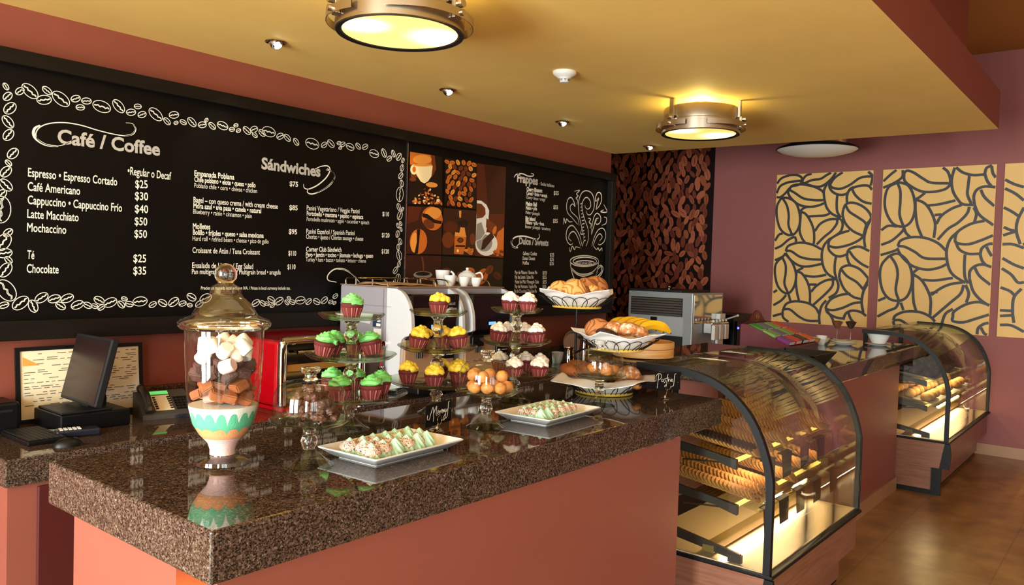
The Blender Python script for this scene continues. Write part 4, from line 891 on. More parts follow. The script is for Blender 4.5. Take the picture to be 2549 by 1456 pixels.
# ------------------------------------------------------------------ cupcakes
def cupcake(word, fm, style, label):
    t = thing('cupcake', label, 'cupcake'); r = random.Random(hash(style) % 1000 if False else {'swirl': 1, 'ruffle': 2, 'fluff': 3}[style])
    mb = MB(); seg = 48; vs = []; fs = []; ms = []
    for r0, z in ((.023, 0), (.0285, .016), (.0335, .031)):
        for j in range(seg):
            a = 2*PI*j/seg; q = r0*(1+(.035 if j % 2 else -.03)); vs.append((q*math.cos(a), q*math.sin(a), z))
    for i in range(2):
        for j in range(seg): k = (j+1) % seg; mb.m.append(1 if j % 4 == 0 else 0); fs.append((i*seg+j, i*seg+k, (i+1)*seg+k, (i+1)*seg+j))
    fs.append(tuple(range(seg))[::-1]); mb.m.append(0); mb.v = vs; mb.f = fs
    mb.build('paper_liner', [M['liner'], M['liner2']], t, angle=20)
    mb = MB(); mb.lathe([(.0001, .002), (.0225, .002), (.0325, .030), (.0355, .036), (.034, .042), (.02, .047), (.0001, .048)], 28); mb.build('cake', M['velvet'], t)
    mb = MB()
    if style == 'swirl':
        P = []; n = 84
        for i in range(n):
            u = i/(n-1); a = u*2*PI*3.1; R = .0255*(1-u)**.75+.002; P.append((R*math.cos(a), R*math.sin(a), .047+.024*u+.0015*math.sin(a*5)))
        mb.tube(P, [.0105*(1-.55*i/n)*(1+.10*math.sin(i*1.9)) for i in range(n)], 12, star=.16); mb.lathe([(.0001, .04), (.026, .042), (.018, .058), (.006, .068), (.0001, .07)], 18)
    elif style == 'ruffle':
        P = []; n = 120
        for i in range(n):
            u = i/(n-1); a = u*2*PI*2.7; R = .0255*(1-u)**.7+.0015+.0022*math.sin(a*4.3); P.append((R*math.cos(a), R*math.sin(a), .0465+.022*u+.0030*math.sin(a*5.1)))
        mb.tube(P, [.0118*(1-.52*i/n)*(1+.16*math.sin(i*.95)) for i in range(n)], 12, star=.06)
        mb.lathe([(.0001, .04), (.026, .042), (.018, .058), (.0001, .068)], 18)
    else:
        for lev, (R, z, rr, cnt) in enumerate(((.022, .047, .0145, 7), (.013, .057, .0135, 5), (.003, .066, .011, 2))):
            for j in range(cnt):
                a = 2*PI*j/cnt+lev*.7+r.uniform(-.25, .25); ph = r.uniform(0, 6)
                mb.ball((R*math.cos(a), R*math.sin(a), z+r.uniform(-.003, .003)), (rr*r.uniform(.85, 1.1), rr, rr*.9), 14, 9, fn=lambda d, ph=ph: 1+.08*math.sin(4*d.x*3+ph)*math.sin(5*d.z*2+ph*2)+.05*math.sin(9*d.y+ph))
        mb.lathe([(.0001, .04), (.026, .042), (.018, .058), (.0001, .066)], 18)
    f = mb.build('frosting', fm, t, angle=60)
    mb = MB()
    for j in range(16):
        a = r.uniform(0, 6.28); q = r.uniform(.006, .024); p = (q*math.cos(a), q*math.sin(a), .076-q*.75); b = Vector((r.uniform(-1, 1), r.uniform(-1, 1), r.uniform(-.2, .4)))*.0022
        mb.tube([Vector(p)-b, Vector(p)+b], .0007, 5)
    mb.build('sprinkles', mat(word+'_sprinkles', {'green': (196, 150, 60), 'yellow': (206, 130, 40), 'white': (206, 140, 110)}[word], .5), f)
    return Stock(t)
CUPS = {
 'green': [(2, None, 'green cupcake alone on the top tier of the green tower', 0), (1, (778, 879), 'green cupcake furthest left on the middle tier, half hidden by its neighbour', 8), (1, (808, 887), 'green cupcake second from left on the middle tier', 10), (1, (926, 885), 'tilted green cupcake at the right front of the middle tier', -12), (1, (899, 870), 'green cupcake behind the stem on the right of the middle tier', 0),
           (0, (800, 962), 'green cupcake at the back left of the bottom tier above the chocolate dome', 0), (0, (846, 995), 'green cupcake at the front left of the bottom tier right of the chocolate dome', 0), (0, (880, 968), 'green cupcake behind the glass stem on the bottom tier', 0), (0, (924, 993), 'green cupcake at the right front of the bottom tier', 0), (0, (946, 979), 'green cupcake hidden behind the front right one on the bottom tier', 0)],
 'yellow': [(2, None, 'yellow cupcake alone on the top tier of the yellow tower', 0), (1, (1025, 861), 'yellow cupcake furthest left on the middle tier', 6), (1, (1068, 867), 'tilted yellow cupcake at the front of the middle tier', 10), (1, (1121, 858), 'yellow cupcake behind the stem on the middle tier', 0), (1, (1160, 864), 'tilted yellow cupcake at the right of the middle tier', -8),
            (0, (1016, 951), 'tall yellow cupcake at the left of the bottom tier', 0), (0, (1082, 957), 'yellow cupcake at the front of the bottom tier', 0), (0, (1108, 937), 'yellow cupcake behind the stem on the bottom tier', 0), (0, (1142, 951), 'yellow cupcake at the right of the bottom tier beside the puff bun dome', 0), (0, (1160, 938), 'yellow cupcake at the back right of the bottom tier behind the puff bun dome', 0)],
 'white': [(2, (1270, 774), 'white cupcake on the left of the top tier', 0), (2, (1318, 777), 'white cupcake on the right of the top tier', 0), (1, (1240, 842), 'white cupcake at the back left of the middle tier', 0), (1, (1260, 850), 'tilted white cupcake at the left front of the middle tier', 9), (1, (1338, 851), 'white cupcake at the right front of the middle tier', -6), (1, (1314, 842), 'white cupcake behind the stem on the middle tier', 0),
           (0, (1243, 920), 'white cupcake at the back left of the bottom tier behind the puff bun dome', 0), (0, (1280, 937), 'white cupcake at the front of the bottom tier right of the puff bun dome', 0), (0, (1314, 921), 'white cupcake behind the stem on the bottom tier', 0), (0, (1342, 937), 'white cupcake at the right front of the bottom tier', 0), (0, (1356, 924), 'white cupcake at the back right of the bottom tier', 0)]}
for word, fm, style in (('green', M['green'], 'swirl'), ('yellow', M['yellow'], 'ruffle'), ('white', M['cream'], 'fluff')):
    st = cupcake(word, fm, style, ''); rr = random.Random(len(word))
    SPOT_ = {}
    for tier in range(3):
        C_ = Vector((*TW[word], PZ[tier]+.0006)); lim = (.18, .1425, .103)[tier]*.79-.0245; mn = .072 if tier < 2 else 0
        its = [(lb, at(q[0], q[1], 2, C_.z)-C_ if q else Vector((0, 0, 0))) for tr, q, lb, tl in CUPS[word] if tr == tier]
        for _ in range(300):
            for i, (a, p) in enumerate(its):
                for b, q in its[i+1:]:
                    d = q-p; g = .0735-d.length
                    if g > 0: s_ = d.normalized()*(g*.5); q += s_; p -= s_
                if len(its) > 1:
                    L = p.length
                    if L > lim: p *= lim/L
                    elif L < mn: p *= mn/L
        for lb, p in its: SPOT_[lb] = C_+p
    for tier, pxy, label, tilt in CUPS[word]:
        z = PZ[tier]+.0006
        p = SPOT_[label]
        tl = math.radians(tilt); rz = rr.uniform(0, 6.28)
        ax = Vector((FW.x, FW.y, 0)).normalized()
        q = (Matrix.Rotation(tl, 3, ax) @ Matrix.Rotation(rz, 3, 'Z')).to_euler()
        st.put((p.x, p.y, z+abs(math.sin(tl))*.025), q, label, '%s frosted cupcakes' % word)

# ------------------------------------------------------------------ domed cake stands
def domed(label, loc, word):
    t = thing('domed_cake_stand', label, 'cake stand', loc)
    h = .108
    mb = MB(); mb.lathe([(.0001, 0), (.062, 0), (.064, .003), (.052, .010), (.033, .024), (.020, .036), (.016, .042), (.0001, .042)], 48); mb.build('foot', M['glass'], t)
    mb = MB(); mb.lathe([(.0001, .0422), (.015, .0422), (.015, .047), (.0195, .055), (.0215, .064), (.018, .073), (.0155, .076), (.018, .080), (.0155, .084), (.0165, .094), (.024, .102), (.028, h-.0008), (.0001, h-.0008)], 32); mb.build('stem', M['solid'], t)
    mb = MB(); mb.lathe([(.0001, h-.0004), (.075, h-.0004), (.095, h+.003), (.1025, h+.010), (.103, h+.0125), (.100, h+.013), (.094, h+.008), (.075, h+.0055), (.0001, h+.0055)], 64); mb.build('plate', M['gedge'], t)
    mb = MB(); mb.caps = False; mb.lathe([(.0915, h+.0085), (.0925, h+.010), (.092, h+.05), (.0905, h+.072), (.083, h+.092), (.066, h+.105), (.04, h+.111), (.022, h+.113)], 64)
    d = mb.build('dome', M['glass'], t)
    mb = MB(); mb.lathe([(.022, h+.1125), (.0145, h+.118), (.0145, h+.126), (.023, h+.132), (.026, h+.138), (.023, h+.144), (.0001, h+.146)], 32); mb.build('dome_knob', M['solid'], d)
    return h+.0058
D1, D2, D3 = (1.259, 1.672), (1.962, 1.678), (2.61, 1.658)
hz = domed('domed glass cake stand holding chocolate flake clusters, nearest the jar', (*D1, CT), 1)
domed('domed glass cake stand holding golden puff buns, behind the black meringue sign', (*D2, CT), 2)
domed('domed glass cake stand with pastries, in front of the bread basket tower', (*D3, CT), 3)
def blob(name, m, rad, seed, amp=.12, fr=5, flat=.85, label='', cat='', group=None):
    r = random.Random(seed); ph = [r.uniform(0, 6) for _ in range(4)]; mb = MB()
    mb.ball((0, 0, 0), (rad, rad*r.uniform(.85, 1), rad*flat), 18, 12, fn=lambda d: 1+amp*(math.sin(fr*d.x+ph[0])*math.sin(fr*d.y+ph[1])+.6*math.sin(fr*1.9*d.z+ph[2]+3*d.x)))
    return Stock(tag(mb.build(name, m, angle=60), label, cat, group))
def pile(stocks, c, R, z0, rad, layers, label, group, seed, cat, zstep=1.5, gap=1.75, half=None):
    r = random.Random(seed); k = 0
    for lv in range(layers):
        Rl = R*(1-.16*lv); z = z0+rad*.86+lv*rad*zstep; pts = []
        for _ in range(400):
            q = Rl*math.sqrt(r.random()); a = r.uniform(0, 2*PI); p = Vector((q*math.cos(a), q*math.sin(a)))
            if half and p.dot(half) < -.012: continue
            if all((p-o).length > rad*gap for o in pts): pts.append(p)
        for p in pts:
            o = stocks[k % len(stocks)].put((c[0]+p.x, c[1]+p.y, z+r.uniform(-.001, .001)), (r.uniform(-.4, .4), r.uniform(-.4, .4), r.uniform(0, 6)), label, group); k += 1
            o['category'] = cat
z0 = CT+hz+.002
pile([blob('chocolate_cluster', M['cluster'], .0115, s, .2, 7) for s in (1, 2, 3)], D1, .076, z0+.002, .0114, 5, 'chocolate flake cluster under the glass dome nearest the jar', 'chocolate clusters under the dome', 3, 'sweet', 1.55, 1.62, Vector((.75, .1)))
pile([blob('puff_bun', M['bun'], .0208, s, .05, 6, .92) for s in (4, 5, 6)], D2, .068, z0+.002, .0212, 2, 'golden puff bun under the glass dome behind the meringue sign', 'puff buns under the dome', 9, 'bun', 1.62, 1.98)
pile([blob('glazed_pastry', M['crust2'], .024, s, .12, 4, .75) for s in (7, 8)], D3, .055, z0+.003, .0255, 1, 'orange brown pastry under the glass dome in front of the basket tower', 'pastries under the dome', 15, 'pastry', 1.4, 1.9)

# ------------------------------------------------------------------ meringue plates
def meringue(seed, nutty):
    r = random.Random(seed); t = thing('meringue', '', 'meringue'); mb = MB()
    P = [(.0001, 0), (.017, 0), (.0195, .004), (.0195, .010), (.0165, .018), (.011, .027), (.005, .034), (.0001, .038)]
    PP = []
    for (a, za), (b, zb) in zip(P, P[1:]):
        for k in range(3): PP.append((a+(b-a)*k/3, za+(zb-za)*k/3))
    PP.append(P[-1])
    mb.lathe(PP, 40, mod=lambda a, z: 1+.14*math.cos(8*(a+z*38))); mb.build('swirl', M['mint'], t, angle=70)
    mb = MB()
    def cap(d):
        return 1+.09*math.sin(23*d.x+17*d.z)*math.sin(19*d.y+11*d.z)+.05*math.sin(41*d.y+5*d.x)
    if nutty == 2: mb.ball((0, 0, .0165), (.0215, .0215, .0150), 22, 14, fn=cap)
    else:
        a = r.uniform(0, 6.28); mb.ball((.0075*math.cos(a), .0075*math.sin(a), .0148), (.0162, .0162, .0135), 20, 12, fn=cap)
    mb.build('nut_coating', M['nuts'], t, angle=70)
    return Stock(t)
MS = [(meringue(s, n), w) for s, n, w in ((1, 1, 'half nut coated'), (2, 2, 'nut covered'), (3, 1, 'half nut coated'))]
ORD = ['first', 'second', 'third', 'fourth', 'fifth', 'sixth', 'seventh', 'eighth']
def plate(label, c, sx, sy, rz):
    t = thing('serving_plate', label, 'plate', (*c, CT), rz); mb = MB(); L = []
    for k, z in ((.60, 0), (.62, .004), (.70, .005), (.99, .027), (1, .030), (.97, .031), (.70, .010), (.0, .010)):
        ex, ey = sx/2-(1-k)*sy/2*.9, sy/2-(1-k)*sy/2*.9
        if k == 0: ex = ey = .001
        ring = []
        for cx, cyy, a0 in ((1, 1, 0), (-1, 1, PI/2), (-1, -1, PI), (1, -1, 3*PI/2)):
            for q in range(4):
                a = a0+PI/2*q/3; rc = min(.006, ex*.4); ring.append((cx*(ex-rc)+rc*math.cos(a), cyy*(ey-rc)+rc*math.sin(a), z))
        L.append(ring)
    n = 16; vs = [p for r_ in L for p in r_]; fs = [tuple(range(n))[::-1]]+[(i*n+j, i*n+(j+1) % n, (i+1)*n+(j+1) % n, (i+1)*n+j) for i in range(len(L)-1) for j in range(n)]+[tuple((len(L)-1)*n+j for j in range(n))]
    mb.add(vs, fs); mb.build('dish', M['white'], t, angle=30); return t
plate('white rectangular plate of meringues nearest the viewer, in front of the meringue sign', (1.500, 1.618), .345, .226, .04)
plate('white rectangular plate of small meringues in front of the bread basket napkin', (2.250, 1.633), .345, .226, .06)
def spread_meringues(c, rz, cols, rows, pitch, rowp, plate_word, seed, s=1.0, pattern=None):
    r = random.Random(seed); used = {}
    for j in range(rows):
        for i in range(cols):
            u = (i-(cols-1)/2)*pitch+((j % 2)-.5)*pitch*.35+r.uniform(-.003, .003); v = (j-(rows-1)/2)*rowp+r.uniform(-.003, .003)
            k = pattern[j][i] if pattern else r.randrange(3)
            st, w_ = MS[k]
            x = c[0]+u*math.cos(rz)-v*math.sin(rz); y = c[1]+u*math.sin(rz)+v*math.cos(rz)
            row = ['front row', 'middle row', 'back row'][j] if rows == 3 else ['front row', 'back row'][j]
            st.put((x, y, CT+.0125), (r.uniform(-.08, .08), r.uniform(-.08, .08), r.uniform(0, 6.28)), '%s meringue, %s from left, %s of the %s plate' % (w_, ORD[i], row, plate_word), 'meringues on the %s plate' % plate_word, s)
spread_meringues((1.493, 1.616), .04, 6, 3, .0425, .041, 'near', 4, 1.18, [[1, 1, 0, 1, 0, 0], [1, 1, 1, 2, 0, 2], [1, 1, 1, 0, 2, 0]])
spread_meringues((2.240, 1.630), .06, 6, 3, .0385, .0385, 'far', 6, 1.05, [[0, 2, 0, 1, 1, 1], [1, 0, 1, 2, 1, 1], [1, 1, 0, 1, 2, 1]])

# ------------------------------------------------------------------ black name cards
def name_card(label, base, A, B, zlo, zhi, glyphs):
    t = thing('name_card', label, 'sign', (*base, CT)); base = Vector((*base, CT))
    A = Vector((*A, 0)); B = Vector((*B, 0)); d = (B-A); Wd = d.length; d = d.normalized(); nrm = Vector((d.y, -d.x, 0))
    mb = MB(); o3 = Vector((A.x, A.y, zlo))-base; mb.prism([o3, o3+d*Wd, o3+d*Wd+Vector((0, 0, zhi-zlo)), o3+Vector((0, 0, zhi-zlo))], -nrm*.002); mb.build('card', M['board'], t, smooth=False, recalc=True)
    mb = MB()
    for ln in glyphs:
        P = smoothpts([o3+d*(u*Wd)+Vector((0, 0, v*(zhi-zlo)))+nrm*.0009 for u, v in ln], 4) if len(ln) > 2 else [o3+d*(u*Wd)+Vector((0, 0, v*(zhi-zlo)))+nrm*.0009 for u, v in ln]
        mb.tube(P, .0008, 5)
    mb.build('chalk_writing', M['chalk'], t)
    mb = MB(); mb.lathe([(.0001, 0), (.024, 0), (.025, .003), (.018, .006), (.006, .009), (.004, .016), (.0001, .017)], 28); mb.build('stand_base', M['chrome'], t)
    mid = o3+d*(Wd*.5)-nrm*.001; mid.z = 0
    P = [(0, 0, .015), tuple(mid*.5+Vector((0, 0, .02))), tuple(mid+Vector((0, 0, zlo-CT+.004)))]
    mb = MB(); mb.tube(smoothpts(P, 5), .0022, 8); c = mid+nrm*.004+Vector((0, 0, zlo-CT+.014))
    mb.tube([tuple(c+d*(.014*math.cos(a))+Vector((0, 0, .014*math.sin(a)))) for a in [2*PI*k/24 for k in range(24)]], .0011, 7, closed=True); mb.build('clip', M['chrome'], t)
name_card('black card reading Merengues on a silver stand behind the near plate', (1.800, 1.742), (1.743, 1.735), (1.893, 1.768), 1.068, 1.138,
    [[(.06, .55), (.05, .38), (.12, .34), (.18, .6), (.26, .85), (.28, .5), (.28, .2)], [(.28, .55), (.36, .8), (.40, .84), (.38, .5), (.42, .42)], [(.43, .5), (.49, .58), (.46, .65), (.44, .5), (.50, .44)], [(.52, .62), (.525, .46), (.55, .6), (.58, .6)], [(.58, .54), (.63, .6), (.61, .66), (.585, .54), (.63, .47)], [(.64, .62), (.645, .48), (.67, .62), (.69, .5)],
     [(.75, .62), (.71, .62), (.71, .5), (.75, .54), (.75, .3), (.69, .12), (.66, .22), (.74, .4)], [(.77, .6), (.775, .5), (.80, .5), (.81, .62)], [(.91, .93), (.87, .9), (.85, .6), (.83, .3), (.76, .18), (.74, .3)], [(.93, .6), (.94, .595)]])
name_card('black card reading Pastries on a silver stand by the glass pastry case', (2.935, 1.545), (2.925, 1.588), (3.022, 1.522), 1.085, 1.158,
    [[(.14, .90), (.12, .6), (.09, .10)], [(.04, .55), (.03, .75), (.10, .92), (.20, .92), (.25, .78), (.20, .62), (.13, .58)], [(.30, .62), (.26, .6), (.26, .48), (.31, .5), (.31, .62), (.33, .46)], [(.42, .64), (.37, .62), (.40, .5), (.36, .4)], [(.50, .9), (.47, .6), (.45, .3), (.44, .2)], [(.42, .66), (.54, .68)], [(.52, .62), (.525, .47), (.54, .58), (.575, .61)], [(.60, .58), (.60, .47)], [(.603, .68), (.606, .675)], [(.63, .5), (.68, .56), (.65, .62), (.63, .5), (.69, .46)],
     [(.82, .92), (.77, .88), (.75, .6), (.73, .25), (.66, .2)], [(.90, .42), (.91, .415)]])

# ------------------------------------------------------------------ three tier wire bread stand
BK = [(2.89, 1.81, 1.051, .112, .185, .055), (2.85, 1.73, 1.243, .10, .168, .045), (2.94, 2.00, 1.402, .10, .168, .047)]   # x, y, z, base radius, rim radius, height
t = thing('bread_stand', 'three tier black wire bread basket stand with yellow raffia rims', 'bread stand', (2.94, 2.00, CT))
def loc_(x, y, z): return (x-2.94, y-2.00, z-CT)
mb = MB(); mb.tube([(0, .0, .0), (0, 0, BK[2][2]-CT)], .0055, 12); mb.tube(smoothpts([loc_(2.94, 2.0, 1.20), loc_(2.90, 1.93, 1.225), loc_(2.86, 1.80, 1.238), loc_(*BK[1][:3])], 6), .0045, 8)
mb.tube(smoothpts([loc_(2.94, 2.0, 1.10), loc_(2.95, 1.95, 1.07), loc_(2.93, 1.88, 1.056)], 6), .0045, 8); mb.lathe([(.0001, 0), (.03, 0), (.03, .004), (.006, .007)], 20)
mb.build('pole', M['wire'], t)
for x, y, z, rb_, rr_, h in BK:
    mb = MB(); cx, cyy, cz = loc_(x, y, z)
    mb.lathe([(.0001, .0), (rb_, 0), (rb_, .003), (.0001, .003)], 40, (cx, cyy, cz)); b = mb.build('basket_base', M['wire'], t)
    mb = MB(); mb.tube([(cx+(rb_+.004)*math.cos(a), cyy+(rb_+.004)*math.sin(a), cz+.006) for a in [2*PI*k/48 for k in range(48)]], .0062, 8, closed=True); mb.build('raffia_band', M['raffia'], t)
    mb = MB(); n = 18
    for k in range(n):
        a0 = 2*PI*k/n; wd = 2*PI/n*1.9; P = []
        for i in range(13):
            u = i/12; a = a0+wd*(u-.5)*(.8+.2*math.sin(PI*u)); hh = math.sin(PI*u)**.6; q = rb_+.004+(rr_-rb_)*hh; P.append((cx+q*math.cos(a), cyy+q*math.sin(a), cz+.006+h*hh))
        mb.tube(P, .0017, 6)
    mb.build('wire_loops', M['wire'], t)
def napkin(label, x, y, z, rb_, rr_, h, half, rot, flaps, seed, off, out=.30):
    r = random.Random(seed); ph = [r.uniform(0, 6) for _ in range(3)]; ca, sa = math.cos(rot), math.sin(rot); mb = MB()
    def prof(q, a):
        if q < rb_*.80: zz = .0045
        elif q < rr_*.95: zz = .0045+(h+.010)*((q-rb_*.80)/(rr_*.95-rb_*.80))**1.1
        else: zz = .0145+h+(q-rr_*.95)*out
        return zz
    def fn(u, v):
        X = (u-.5)*2*half; Y = (v-.5)*2*half; px_, py_ = X*ca-Y*sa, X*sa+Y*ca; px_ += off[0]; py_ += off[1]
        q = math.hypot(px_, py_); a = math.atan2(py_, px_); k = 1
        zz = prof(q, a)+.005*(.6+math.sin(6*a+ph[0]))*min(1, max(0, q-rb_)/(rr_-rb_))
        for fa, drop, reach in flaps:
            d = abs((a-fa+PI) % (2*PI)-PI)
            if d < .75 and q > rr_*.86: zz -= drop*(q-rr_*.86)*(1-d/.75)
        s = 1.0-.14*(q > rr_*.7)*((q-rr_*.7)/rr_)
        return (px_*s, py_*s, max(zz, .0045))
    mb.sheet(fn, 34, 34); o = mb.build('napkin', M['cloth'], angle=180); o.location = (x, y, z+.0)
    m = o.modifiers.new('thickness', 'SOLIDIFY'); m.thickness = .0016; m.offset = 1
    tag(o, label, 'napkin'); return o
fa = math.atan2(-.25, -.97)
napkin('white cloth napkin in the lowest bread basket, its corner reaching left over the counter', *BK[0], .215, .25, [(fa, .20, 0)], 1, (-.085, -.06), .05)
napkin('white cloth napkin lining the middle bread basket', *BK[1], .165, 1.0, [], 2, (0, 0))
napkin('white cloth napkin lining the top bread basket', *BK[2], .165, .5, [], 3, (0, 0))
def dome_bread(name, m, rx, ry, rz_):
    mb = MB(); mb.ball((0, 0, 0), (rx, ry, rz_), 26, 16, fn=lambda d: 1+.03*math.sin(4*d.x+2*d.y)); mb.v = [(x, y, z if z > 0 else z*.35) for x, y, z in mb.v]
    return mb.build(name, m, angle=70)
CB = Vector((RT.x, RT.y, 0)).normalized(); CF = Vector((FW.x, FW.y, 0)).normalized()
def lay(o, bk, a, b, dz, rot, label, cat='bread', group=None, s=None):
    if bk is not BK[0]: a *= .9; dz += .009
    p = Vector((bk[0], bk[1], bk[2]))+CB*a+CF*b; o.location = (p.x, p.y, bk[2]+dz); o.rotation_euler = rot
    if s: o.scale = (s,)*3
    return tag(o, label, cat, group)
yawc = math.atan2(CB.y, CB.x); T_ = BK[2]
def face(tilt, roll=0, spin=0): return (Matrix.Rotation(yawc, 3, 'Z') @ Matrix.Rotation(roll, 3, 'Y') @ Matrix.Rotation(tilt, 3, 'X') @ Matrix.Rotation(spin, 3, 'Z')).to_euler()
lay(dome_bread('shell_bread', M['concha'], .050, .050, .034), T_, -.085, .0, .066, face(1.0, -.2, .6), 'golden shell bread at the left of the top basket', 'bread', 'breads in the top basket')
lay(dome_bread('shell_bread', M['concha'], .055, .055, .036), T_, -.020, -.060, .070, face(1.05, .05, 2.0), 'golden shell bread with swirl grooves second from left in the top basket', 'bread', 'breads in the top basket')
lay(dome_bread('shell_bread', M['concha'], .053, .052, .034), T_, -.01, .075, .072, face(.7, .1, 1.0), 'golden shell bread at the back of the top basket', 'bread', 'breads in the top basket')
lay(dome_bread('shell_bread', M['concha2'], .056, .050, .034), T_, .05, .005, .078, face(.9, .5, 3.0), 'brown edged shell bread in the middle of the top basket', 'bread', 'breads in the top basket')
lay(dome_bread('shell_bread', M['concha'], .046, .026, .024), T_, .085, -.085, .066, face(.6, .9, .5), 'narrow shell bread leaning at the front of the top basket', 'bread', 'breads in the top basket')
lay(dome_bread('shell_bread', M['concha2'], .066, .060, .046), T_, .095, .07, .082, face(.7, .35, 4.0), 'large brown shell bread at the right of the top basket', 'bread', 'breads in the top basket')
Mk = BK[1]
lay(dome_bread('shell_bread', M['concha2'], .055, .055, .034), Mk, -.088, .03, .070, face(1.0, -.2, 1.0), 'brown shell bread at the left of the middle basket', 'bread', 'breads in the middle basket')
def roll_bread(name, m, L, w, h_, bend=.25, seed=1, lobes=0):
    r = random.Random(seed); mb = MB(); n = 22; P = []; R = []
    for i in range(n+1):
        u = i/n*2-1; P.append((u*L*math.cos(bend*u*.5), bend*L*u*u, 0)); q = math.sqrt(max(0.02, 1-abs(u)**2.3)); R.append(w*q*(1+(.13*abs(math.sin(u*lobes)) if lobes else 0)))
    mb.tube(P, R, 14); mb.v = [(x, y, z*h_/w if z > 0 else z*.6) for x, y, z in mb.v]
    return mb.build(name, m, angle=70)
lay(roll_bread('glazed_roll', M['choc'], .052, .026, .026, .1, 2), Mk, -.055, -.055, .056, (0, .25, yawc-.5), 'dark chocolate glazed roll at the front left of the middle basket', 'bread', 'breads in the middle basket')
lay(roll_bread('bread_roll', M['crust2'], .042, .024, .024, .1, 3), Mk, -.085, -.055, .030, (0, .4, yawc-.6), 'golden roll end under the chocolate roll in the middle basket', 'bread', 'breads in the middle basket')
lay(dome_bread('sugared_bun', M['sugar'], .048, .044, .040), Mk, -.012, .03, .070, (0, 0, 1), 'icing sugared bun at the centre back of the middle basket', 'bread', 'breads in the middle basket')
lay(dome_bread('sugared_bun', M['sugar'], .052, .048, .044), Mk, .05, -.01, .066, (.2, .1, 2), 'icing sugared bun with white topping right of centre in the middle basket', 'bread', 'breads in the middle basket')
lay(dome_bread('sugared_bun', M['sugar'], .048, .040, .036), Mk, .10, -.005, .060, (.1, .3, .5), 'icing sugared bun at the right of the middle basket', 'bread', 'breads in the middle basket')
Lw = BK[0]
for a, b, dz, s, lb, k in ((-.15, .02, .085, 1.1, 'croissant at the far left of the lowest basket', 'c'), (-.10, .07, .095, 1.15, 'croissant at the back left of the lowest basket', 'c'), (-.065, -.0, .09, 1.1, 'croissant behind the glass dome in the lowest basket', 'c'), (.0, .06, .09, 1.1, 'golden roll at the back of the lowest basket', 'r'),
                       (.055, .02, .09, 1.1, 'croissant right of the glass dome in the lowest basket', 'c'), (.10, -.03, .075, 1.15, 'icing sugared bun at the right of the lowest basket', 's'), (.125, .045, .085, .95, 'golden roll at the far right of the lowest basket', 'r'), (.06, -.07, .045, .9, 'golden roll at the front of the lowest basket', 'r'), (.125, -.075, .040, .8, 'small roll at the front right rim of the lowest basket', 'r')):
    o = roll_bread('croissant', M['crust'], .058, .028, .026, .35, 4, 7) if k == 'c' else dome_bread('sugared_bun', M['sugar'], .048, .046, .042) if k == 's' else roll_bread('bread_roll', M['crust2'], .046, .027, .026, .1, 6)
    lay(o, Lw, a, b, dz, (0, .1, yawc+a*9+.4), lb, 'bread', 'breads in the lowest basket', s)

# ------------------------------------------------------------------ bamboo steamer with bananas
SX, SY, SZ_ = 3.275, 1.845, 1.1786
t = thing('bamboo_steamer', 'round bamboo steamer under the bananas behind the bread baskets', 'steamer', (SX, SY, SZ_))
mb = MB(); mb.lathe([(.134, 0), (.14, .002), (.14, .040), (.134, .042), (.130, .04), (.130, .003)], 56, closed=True); mb.build('lower_rim', M['bamboo'], t)
mb = MB(); mb.lathe([(.132, .0425), (.142, .0435), (.142, .070), (.136, .072), (.130, .070), (.130, .045)], 56, closed=True); mb.build('lid_rim', M['bamboo'], t)
mb = MB(); mb.lathe([(.0001, .060), (.130, .060), (.130, .064), (.0001, .066)], 48); mb.build('woven_top', M['bamboo'], t)
def banana():
    mb = MB(); P = []; R = []; n = 18
    for i in range(n+1):
        u = i/n; a = (u-.5)*1.7; P.append((.105*math.sin(a), 0, .105*(math.cos(a)-.66))); R.append(.0225*min(1, .32+2.6*u, .32+2.8*(1-u)))
    mb.tube(P, R, 6); t = thing('banana', '', 'banana', (0, 0, 0), 0, 'bananas on the bamboo steamer'); mb.build('peel', M['banana'], t, angle=25)
    mb = MB(); mb.tube([P[0], (P[0][0]-.012, 0, P[0][2]-.014)], [.0055, .0045], 6).tube([P[-1], (P[-1][0]+.004, 0, P[-1][2]-.005)], .004, 6); mb.build('stem', M['bananatip'], t); return Stock(t)
bs = banana()
for a, b, dz, rot, lb in ((-.085, .095, .0, (0, 0, .0), 'banana at the left of the bananas on the steamer'), (-.055, .046, .006, (0, 0, .02), 'topmost banana at the back of the steamer'), (-.025, -.003, .004, (0, 0, .04), 'banana in the middle of the steamer'), (.0, -.052, .0, (0, 0, .06), 'banana at the right front of the steamer'), (.025, -.100, .0, (0, 0, .09), 'banana lowest at the right edge of the steamer')):
    p = Vector((SX, SY, 0))+CB*a+CF*b; bs.put((p.x, p.y, SZ_+.0735+.046+dz), (rot[0], rot[1], yawc+rot[2]), lb)

